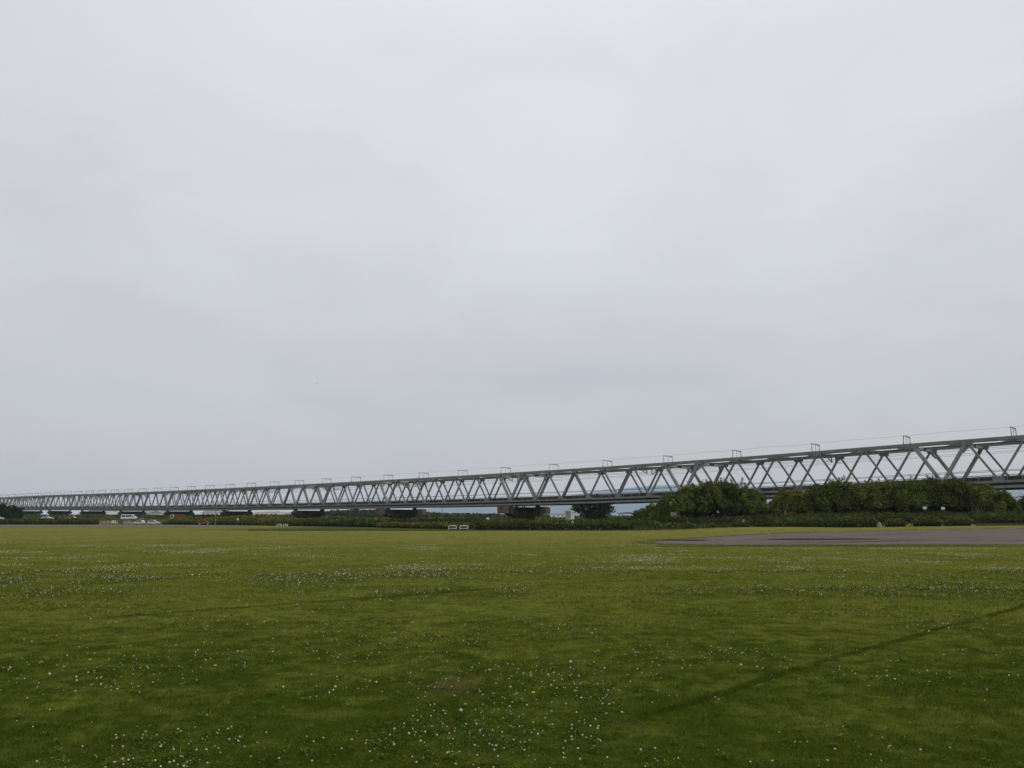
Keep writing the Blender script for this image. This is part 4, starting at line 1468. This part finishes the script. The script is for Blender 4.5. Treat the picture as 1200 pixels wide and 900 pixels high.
# orange / white barricades and grey box
for i, (px, mm, lab) in enumerate(((119.6, 'orange', 'leftmost orange barricade in the row beside the gravel road'), (124.2, 'orange', 'second orange barricade from the left in the row'),
                                   (128.6, 'orange', 'third orange barricade, left of the white one'), (133.0, 'white', 'white barricade near the right end of the orange row'),
                                   (136.6, 'orange', 'short orange barricade at the right end of the row'))):
    c0 = gp(px, 614.6)
    t = empty('barricade', c0, 0, lab, 'barricade', 'orange and white barricades beside the gravel road')
    w_ = 1.2 if i < 4 else 0.7
    for hz in (0.55, 1.0):
        m_ = MB()
        m_.box(-w_ / 2, w_ / 2, -0.03, 0.03, hz, hz + 0.3)
        m_.build('rail', M[mm], t, 0.01)
    for sx in (-1, 1):
        m_ = MB()
        m_.bar((sx * w_ * 0.4, 0.034, 1.3), (sx * w_ * 0.4, -0.35, 0), 0.05, 0.05)
        m_.bar((sx * w_ * 0.4, 0.09, 1.3), (sx * w_ * 0.4, 0.45, 0), 0.05, 0.05)
        m_.build('leg', M['white'], t)
c0 = gp(149.2, 614.7)
t = empty('storage_box', c0, 0.1, 'plain grey storage box between the barricades and the silver cars', 'box')
m_ = MB()
m_.box(-1.1, 1.1, -0.6, 0.6, 0.1, 1.25)
m_.build('box_body', M['grey_box'] if 'grey_box' in M else M['steel_lightened'], t, 0.03)
m_ = MB()
m_.box(-1.16, 1.16, -0.66, 0.66, 1.252, 1.36)
m_.build('lid', M['steel'], t, 0.03)
for sx in (-0.8, 0.8):
    m_ = MB()
    m_.box(sx - 0.1, sx + 0.1, -0.5, 0.5, 0, 0.098)
    m_.build('skid', M['dark'], t)


# far buildings
M['wall_white'] = worn('pale_factory_wall', (0.66, 0.65, 0.60), (0.52, 0.50, 0.46), 0.1, 0.7)
M['wall_cream'] = worn('cream_factory_wall', (0.62, 0.56, 0.44), (0.5, 0.45, 0.36), 0.1, 0.7)
M['roof_grey'] = worn('grey_metal_roof', (0.20, 0.20, 0.21), (0.13, 0.13, 0.14), 0.1, 0.6)
M['roof_blue'] = worn('blue_grey_metal_roof', (0.22, 0.28, 0.34), (0.16, 0.2, 0.26), 0.1, 0.6)
M['roof_pink'] = worn('faded_pink_roof', (0.45, 0.30, 0.26), (0.35, 0.24, 0.2), 0.1, 0.7)


def building(px0, px1, roofy, eavey, Yd, label, wm_, rm, dep=30, shape='gable', nwin=5):
    x0, x1 = at(px0, eavey, Yd)[0], at(px1, eavey, Yd)[0]
    hw = (x1 - x0) / 2
    xc = (x0 + x1) / 2
    he = at(0, eavey, Yd)[2]
    hr = at(0, roofy, Yd)[2]
    t = empty('factory_hall', (xc, Yd, 0), 0, label, 'building')
    m_ = MB()
    m_.box(-hw, hw, 0, dep, 0, he)
    m_.build('wall', wm_, t)
    m_ = MB()
    if shape == 'gable':
        m_.prism([(-0.6, 0.02), (dep + 0.6, 0.02), (dep / 2, hr - he)], (0, 0, he), (0, 1, 0), (0, 0, 1), 2 * hw + 1.2)
    else:
        m_.box(-hw - 0.3, hw + 0.3, -0.3, dep + 0.3, he + 0.01, hr)
    m_.build('roof', rm, t)
    for k in range(nwin):
        xx = -hw + (k + 0.5) * 2 * hw / nwin
        m_ = MB()
        m_.box(xx - hw / nwin * 0.55, xx + hw / nwin * 0.55, -0.12, -0.02, he * 0.72, he * 0.86)
        m_.build('window', M['glass'], t)
    return t


building(104, 124, 597.8, 598.6, 1000, 'small white hall far behind the bridge above the barricades', M['wall_white'], M['roof_grey'], shape='flat')
building(139, 161, 597.2, 598.4, 980, 'white hall far behind the bridge above the white van', M['wall_white'], M['roof_grey'], shape='flat')
building(158, 176, 597.4, 601.2, 960, 'grey gable roofed hall adjoining the white hall above the van', M['wall_cream'], M['roof_grey'])
building(184, 216, 597.6, 601.4, 990, 'long grey roofed hall with cream wall above the red truck', M['wall_cream'], M['roof_grey'])
building(236, 262, 597.8, 600.8, 1010, 'grey roofed white hall behind the thin mast', M['wall_white'], M['roof_grey'])
building(262, 284, 599.0, 601.0, 1080, 'blue roofed white hall right of the thin mast', M['wall_white'], M['roof_blue'])
building(299, 326, 600.0, 600.8, 1000, 'wide white flat hall between two bowl shaped piers', M['wall_white'], M['wall_cream'], shape='flat')
building(309, 322, 598.8, 599.9, 1150, 'cream block with faded pink roof behind the wide white hall', M['wall_cream'], M['roof_pink'])
building(326, 350, 600.6, 601.2, 1040, 'low white hall just left of the largest bowl shaped pier', M['wall_white'], M['roof_blue'], shape='flat')
building(386, 398, 601.0, 602.2, 1100, 'small pale building peeking over the far woods right of the bowl pier', M['wall_white'], M['roof_pink'])
building(426, 436, 601.0, 602.0, 1100, 'small pale building over the far woods left of the second square ended pier', M['wall_white'], M['roof_grey'], shape='flat')
building(583, 592, 601.2, 602.6, 1150, 'tiny cream building far off at the left end of the nearest square ended pier', M['wall_cream'], M['roof_pink'], nwin=2)
building(636, 662, 602.0, 603.2, 1300, 'long pale low building far off left of the green kiosk', M['wall_white'], M['roof_blue'], shape='flat')

# ------------------------------------------------------------------ lawn: grass blades, clover
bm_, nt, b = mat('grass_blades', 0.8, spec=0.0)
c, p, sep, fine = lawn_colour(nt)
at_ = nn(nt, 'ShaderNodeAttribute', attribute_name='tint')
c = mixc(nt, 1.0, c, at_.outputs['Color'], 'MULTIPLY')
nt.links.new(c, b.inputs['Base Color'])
tr = nn(nt, 'ShaderNodeBsdfTranslucent')
nt.links.new(c, tr.inputs['Color'])
mx = nn(nt, 'ShaderNodeMixShader')
mx.inputs[0].default_value = 0.25
nt.links.new(b.outputs[0], mx.inputs[1])
nt.links.new(tr.outputs[0], mx.inputs[2])
nt.links.new(mx.outputs[0], nt.nodes['Material Output'].inputs['Surface'])

r = np.random.default_rng(11)
NB = 800000
ya, yb_ = 4.3, 118.0
# density falls as Y^-1.6 per m2 -> per unit Y  ~ Y^-0.6
e = 0.4
yy = (ya ** e + (yb_ ** e - ya ** e) * r.random(NB)) ** (1 / e)
xx = (r.random(NB) * 2 - 1) * (yy * 0.78 + 1.6)
zg = terrain(xx, yy)
sc2 = np.clip(yy / 5.5, 1, 9)
hn = 0.55 * vnoise(xx / 0.5, yy / 0.5, 3) + 0.45 * vnoise(xx / 1.9, yy / 1.9, 5)
hgt = (0.012 + 0.050 * hn ** 1.7) * np.exp(r.normal(0, 0.3, NB)) * (1 - 0.03 * (sc2 - 1))
# leave bare earth bare
keep = np.ones(NB, bool)
for P_, rx, ry in BARE:
    C = gp(*P_)
    dd = ((xx - C[0]) / rx) ** 2 + ((yy - C[1]) / ry) ** 2
    keep &= ~((dd < 0.8) & (r.random(NB) < 0.5))
# blades do not grow on the lot
lot_f = np.array([gp(*q)[:2] for q in [(748, 637.2), (780, 638.8), (850, 640.1), (1000, 639.8), (1290, 639.0)]])
dpt = yy * CP + (zg - CAM_Z) * SP
blade_px = 600 + F * xx / dpt
blade_py = 450 - F * ((zg - CAM_Z) * CP - yy * SP) / dpt
lot_front = np.interp(blade_px, [748, 780, 850, 1000, 1290], [636.9, 638.4, 639.7, 639.4, 638.7])
lot_back = np.interp(blade_px, [749, 790, 850, 900, 960, 1050, 1130, 1290], [636.2, 632.5, 628.5, 625.6, 623.6, 621.8, 620.4, 618.2])
keep &= ~((blade_px > 747) & (blade_py < lot_front) & (blade_py > lot_back))
keep &= r.random(NB) > ss(30, 120, yy) * 0.45
a = r.random(NB) * 6.283
wbl = 0.0022 * sc2 ** 0.95 * np.exp(r.normal(0, 0.25, NB))
lean = r.normal(0, 0.55, (NB, 2)) * hgt[:, None]
P0 = np.stack([xx, yy, zg - 0.003], 1)
wv = np.stack([np.cos(a), np.sin(a), a * 0], 1) * wbl[:, None]
tip = P0 + np.stack([lean[:, 0], lean[:, 1], hgt], 1)
tv = np.exp(r.normal(0, 0.22, NB))[:, None] * np.array((1.0, 1.0, 1.0)) * (1 + r.normal(0, 0.08, (NB, 3)))
tv *= np.where(r.random(NB) < 0.05, 1.9, 1.0)[:, None]
tv = tv * BLADE_GAIN if 'BLADE_GAIN' in globals() else tv * 1.3
Vt = np.stack([P0 - wv, P0 + wv, tip], 1)[keep]
o = quads('grass', Vt, tv[keep], bm_, tri=True)
tag(o, 'short mown grass blades covering the near field', None, None, 'stuff')

# clover heads
fm, nt, b = mat('clover_petals', 0.8, (0.62, 0.60, 0.52), 0.1)
ob = nn(nt, 'ShaderNodeNewGeometry').outputs['Position']
nt.links.new(mixc(nt, maprange(nt, noise(nt, 40, 2, 0.5, ob), 0.4, 0.7), (0.50, 0.47, 0.38), (0.32, 0.25, 0.17)), b.inputs['Base Color'])
ym, nt, b = mat('dandelion_petals', 0.7, (0.75, 0.42, 0.02), 0.1)
clm = leaf_mat('clover_leaves', 0.9, 0.02)

CL = [(448, 770, 14), (515, 796, 8), (630, 793, 18), (660, 798, 20), (625, 806, 14), (585, 812, 12), (575, 857, 34), (598, 861, 26), (480, 872, 34), (520, 868, 16), (540, 885, 14), (640, 848, 10), (675, 885, 18), (440, 812, 6), (470, 800, 8),
      (125, 800, 26), (60, 790, 16), (20, 788, 12), (200, 775, 26), (250, 780, 22), (120, 808, 16), (170, 885, 34), (215, 890, 24), (250, 888, 18), (300, 892, 10), (350, 770, 18), (390, 762, 16), (240, 735, 26), (170, 722, 26), (60, 712, 40), (330, 735, 20), (20, 750, 16),
      (640, 795, 24), (690, 797, 14), (740, 810, 16), (735, 770, 14), (760, 768, 16), (820, 775, 26), (870, 765, 20), (900, 772, 16), (1000, 890, 10), (1015, 894, 8), (965, 880, 6), (1090, 790, 16), (1060, 788, 12), (990, 792, 14), (1115, 730, 24), (1095, 738, 18), (1140, 700, 36), (1165, 690, 36), (1180, 770, 14), (980, 722, 22), (1020, 722, 20), (850, 722, 24), (800, 690, 30), (700, 737, 20), (560, 745, 24), (500, 752, 18), (430, 735, 22), (665, 737, 14), (620, 735, 16), (690, 848, 10), (610, 835, 8), (700, 890, 10),
      (560, 668, 70), (640, 672, 70), (520, 678, 40), (700, 655, 60), (850, 655, 50), (460, 665, 40), (1180, 668, 50), (1080, 676, 40), (380, 690, 40), (120, 695, 50), (950, 690, 36), (1060, 700, 30), (300, 680, 30)]
fp = []
for px, py, n in CL:
    C = gp(px, py)
    sg = 0.22 + 0.02 * C[1]
    q = r.normal(0, 1, (int(n * 1.15), 2)) * np.array((sg * 0.95, sg * 1.15)) + np.array(C[:2])
    fp.append(q)
NR = 70000
yq = np.sqrt(r.random(NR) * (52 ** 2 - 4.5 ** 2) + 4.5 ** 2)
xq = (r.random(NR) * 2 - 1) * yq * 0.70
dn = 0.6 * vnoise(xq / 2.6, yq / 2.6, 21) + 0.4 * vnoise(xq / 0.9, yq / 0.9, 22)
pr = ss(0.54, 0.78, dn) * (0.22 + 0.9 * ss(9, 20, yq))
pr = pr + 0.02
kq = (r.random(NR) < pr * 0.8) & ~((xq > 10) & (yq > 46))
fp.append(np.stack([xq[kq], yq[kq]], 1))
fp = np.concatenate(fp)
fp = fp[(fp[:, 1] > 4.4) & (fp[:, 1] < 60) & ~((fp[:, 0] > 9) & (fp[:, 1] > 45.5))]
inv_ = np.abs(fp[:, 0]) < fp[:, 1] * 0.66
order = np.argsort(np.where(inv_ & (fp[:, 1] > 5.3), fp[:, 1], 1e3))
fp = fp[order]


def head_mesh():
    import bmesh
    bm = bmesh.new()
    bmesh.ops.create_icosphere(bm, subdivisions=2, radius=1)
    for v in bm.verts:
        k = 1 + 0.22 * math.sin(v.co.x * 17 + v.co.z * 9) * math.sin(v.co.y * 15 + v.co.z * 4)
        v.co = v.co * k
        v.co.z *= 0.85
        v.co *= 0.0065
    # stalk
    ret = bmesh.ops.create_cone(bm, segments=5, radius1=0.0009, radius2=0.0009, depth=0.03, cap_ends=False)
    for v in ret['verts']:
        v.co.z -= 0.022
    me = bpy.data.meshes.new('clover_flower')
    bm.to_mesh(me)
    bm.free()
    me.materials.append(fm)
    me.materials.append(M['bamboo'])
    for p_ in me.polygons:
        if len(p_.vertices) == 4:
            p_.material_index = 1
    return me


hm_ = head_mesh()
NI = 300
for i in range(NI):
    o = bpy.data.objects.new('clover_flower', hm_)
    COL.objects.link(o)
    x_, y_ = fp[i]
    s_ = r.uniform(0.55, 1.2)
    o.scale = (s_, s_, s_)
    o.rotation_euler = (r.normal(0, 0.3), r.normal(0, 0.3), r.random() * 6.28)
    o.location = (x_, y_, float(terrain(x_, y_)) + 0.033 * s_)
    tag(o, 'small white clover flower head in the nearest part of the lawn', 'flower', 'white clover flowers in the near lawn')
rest_p = fp[NI:]
# far heads as small octahedra in one mesh
n = len(rest_p)
s_ = 0.0066 * np.exp(r.normal(0, 0.33, n)) * np.clip(rest_p[:, 1] / 14, 1, 1.7)
cz = terrain(rest_p[:, 0], rest_p[:, 1]) + 0.030 + 0.5 * s_ + r.random(n) * 0.015
base_ = np.stack([rest_p[:, 0], rest_p[:, 1], cz], 1)
octa = np.array([(1, 0, 0), (0, 1, 0), (-1, 0, 0), (0, -1, 0), (0, 0, 1), (0, 0, -1)], float)
tri = [(0, 1, 4), (1, 2, 4), (2, 3, 4), (3, 0, 4), (1, 0, 5), (2, 1, 5), (3, 2, 5), (0, 3, 5)]
VV = base_[:, None, :] + octa[None] * s_[:, None, None]
TT = np.concatenate([VV[:, list(t_), :] for t_ in tri], 0)
o = quads('clover_flowers', TT, None, fm, tri=True)
tag(o, 'white clover flower heads scattered over the farther lawn', None, None, 'stuff')
# clover leaves round the near heads
npt = fp[fp[:, 1] < 26]
rep = 26
q = np.repeat(npt, rep, 0) + r.normal(0, 0.10, (len(npt) * rep, 2)) * (1 + np.repeat(npt[:, 1], rep) / 20)[:, None]
n = len(q)
P_ = np.stack([q[:, 0], q[:, 1], terrain(q[:, 0], q[:, 1]) + 0.012 + r.random(n) * 0.026], 1)
d_ = r.normal(0, 1, (n, 3)) * np.array((1, 1, 0.22))
d_ /= np.linalg.norm(d_, axis=1)[:, None]
s3 = np.cross(d_, np.array((0, 0, 1.0)) + r.normal(0, 0.3, (n, 3)))
s3 /= np.linalg.norm(s3, axis=1)[:, None]
sz = (0.0075 * np.exp(r.normal(0, 0.25, n)) * np.clip(q[:, 1] / 10, 1, 1.5))[:, None]
Vq = np.stack([P_ - d_ * sz, P_ + s3 * sz, P_ + d_ * sz, P_ - s3 * sz], 1)
o = quads('clover_leaves', Vq, tints(n, (0.056, 0.084, 0.009), 0.25, 0.0, r), clm)
tag(o, 'dark green clover leaves in patches between the grass', None, None, 'stuff')

# rosettes of broad weeds and bleached straw lying in the turf
nw = 900
yw = 4.6 + 24 * r.random(nw) ** 1.5
xw = (r.random(nw) * 2 - 1) * yw * 0.7
k6 = 7
qa = np.repeat(r.random(nw) * 6.28, k6) + np.tile(np.arange(k6) * 6.283 / k6, nw) + r.normal(0, 0.2, nw * k6)
ll = np.repeat(r.uniform(0.02, 0.055, nw), k6) * r.uniform(0.6, 1.1, nw * k6)
X3, Y3 = np.repeat(xw, k6), np.repeat(yw, k6)
zb0 = terrain(X3, Y3) + 0.014
dxy = np.stack([np.cos(qa), np.sin(qa)], 1)
up_ = r.uniform(0.1, 0.7, nw * k6) * ll
B0 = np.stack([X3, Y3, zb0], 1)
mid_ = B0 + np.stack([dxy[:, 0] * ll * 0.55, dxy[:, 1] * ll * 0.55, up_], 1)
tip_ = B0 + np.stack([dxy[:, 0] * ll, dxy[:, 1] * ll, up_ * 0.8], 1)
sd_ = np.stack([-dxy[:, 1], dxy[:, 0], qa * 0], 1) * (ll * 0.22)[:, None]
o = quads('lawn_weeds', np.stack([B0, mid_ - sd_, tip_, mid_ + sd_], 1), tints(nw * k6, (0.085, 0.115, 0.018), 0.25, 0.3, r), clm)
tag(o, 'broad leaved weed rosettes pressed into the lawn', None, None, 'stuff')
ns = 2600
ysw = 4.6 + 26 * r.random(ns) ** 1.4
xsw = (r.random(ns) * 2 - 1) * ysw * 0.7
okk = vnoise(xsw / 1.2, ysw / 1.2, 31) > 0.45
xsw, ysw = xsw[okk], ysw[okk]
ns = len(xsw)
B0 = np.stack([xsw, ysw, terrain(xsw, ysw) + r.uniform(0.008, 0.03, ns)], 1)
a_ = r.random(ns) * 6.28
ln_ = r.uniform(0.03, 0.09, ns)
T0 = B0 + np.stack([np.cos(a_) * ln_, np.sin(a_) * ln_, r.uniform(-0.1, 0.6, ns) * ln_], 1)
sd_ = np.stack([-np.sin(a_) * 0.4, np.cos(a_) * 0.4, a_ * 0 + 0.8], 1) * (0.0014 * np.clip(ysw / 7, 1, 3))[:, None]
o = quads('straw', np.stack([B0 - sd_, B0 + sd_, T0], 1), tints(ns, (0.26, 0.21, 0.10), 0.25, 0.0, r), clm, tri=True)
tag(o, 'bleached straw and dead stems lying in the lawn', None, None, 'stuff')

for px, py, lab in ((290, 713, 'orange yellow dandelion in the left middle of the lawn beside the faint rut'), (1112, 741, 'orange yellow dandelion at right near the dark diagonal rut'), (625, 820, 'orange dandelion right of the bare patch amid clover'),
                    (662, 737, 'pale yellow dandelion in the middle of the lawn'), (105, 780, 'yellow dandelion among the clover at left'), (252, 787, 'yellow dandelion in the left clover drift')):
    C = gp(px, py)
    t = empty('dandelion', (C[0], C[1], C[2]), 0, lab, 'flower')
    m_ = MB()
    m_.tube([(0, 0, 0), (0.003, 0, 0.03), (0, 0, 0.06)], 0.002, 5)
    m_.build('stalk', M['bamboo'], t)
    m_ = MB()
    n = 16
    vs = [(0, 0, 0.07)]
    for k in range(n):
        a = 6.283 * k / n
        rr = 0.021 if k % 2 == 0 else 0.015
        vs.append((rr * math.cos(a), rr * math.sin(a), 0.064 + (0.004 if k % 2 else 0)))
    vs.append((0, 0, 0.058))
    m_.add(vs, [(0, 1 + k, 1 + (k + 1) % n) for k in range(n)] + [(n + 1, 1 + (k + 1) % n, 1 + k) for k in range(n)])
    m_.build('flower_head', ym, t)

bx, by, bz = at(371.3, 449.4, 170)
m_ = MB()
m_.tube([(-0.16, 0, 0), (-0.1, 0, 0.01), (0, 0, 0.015), (0.1, 0, 0.02), (0.15, 0, 0.03), (0.19, 0, 0.02)], [0.012, 0.035, 0.05, 0.038, 0.028, 0.004], 8)
for sg in (-1, 1):
    m_.add([(0.07, 0, 0.04), (-0.06, 0, 0.03), (-0.04, sg * 0.16, 0.09), (0.07, sg * 0.15, 0.10), (-0.09, sg * 0.34, 0.07), (-0.03, sg * 0.34, 0.075),
            (0.07, 0, 0.025), (-0.06, 0, 0.018), (-0.04, sg * 0.16, 0.08), (0.07, sg * 0.15, 0.088), (-0.09, sg * 0.34, 0.065), (-0.03, sg * 0.34, 0.07)],
           [(0, 1, 2, 3), (3, 2, 4, 5), (9, 8, 7, 6), (11, 10, 8, 9), (0, 3, 9, 6), (3, 5, 11, 9), (2, 1, 7, 8), (4, 2, 8, 10), (5, 4, 10, 11), (1, 0, 6, 7)])
m_.add([(-0.15, -0.02, 0), (-0.15, 0.02, 0), (-0.27, 0.05, 0), (-0.27, -0.05, 0), (-0.15, -0.02, 0.01), (-0.15, 0.02, 0.01), (-0.27, 0.05, 0.005), (-0.27, -0.05, 0.005)],
       [(0, 1, 2, 3), (7, 6, 5, 4), (0, 3, 7, 4), (1, 0, 4, 5), (2, 1, 5, 6), (3, 2, 6, 7)])
o = m_.build('bird', M['dark'])
o.location = (bx, by, bz)
o.rotation_euler = (0, 0, 0.5)
tag(o, 'tiny dark bird flying alone in the grey sky', 'bird')

# ------------------------------------------------------------------ haze
HAZE = 7.5e-5
SC.cycles.volume_bounces = 2
m = bpy.data.materials.new('haze_air')
m.use_nodes = True
nt = m.node_tree
nt.nodes.clear()
out = nn(nt, 'ShaderNodeOutputMaterial')
pv = nn(nt, 'ShaderNodeVolumePrincipled')
pv.inputs['Color'].default_value = (0.78, 0.90, 1.0, 1)
pv.inputs['Density'].default_value = HAZE
nt.links.new(pv.outputs[0], out.inputs['Volume'])
m_ = MB()
m_.box(-16500, 16500, -16500, 16500, -1.5, 430)
hz = m_.build('haze', m)
tag(hz, kind='stuff', label='thin pale blue haze in the air')
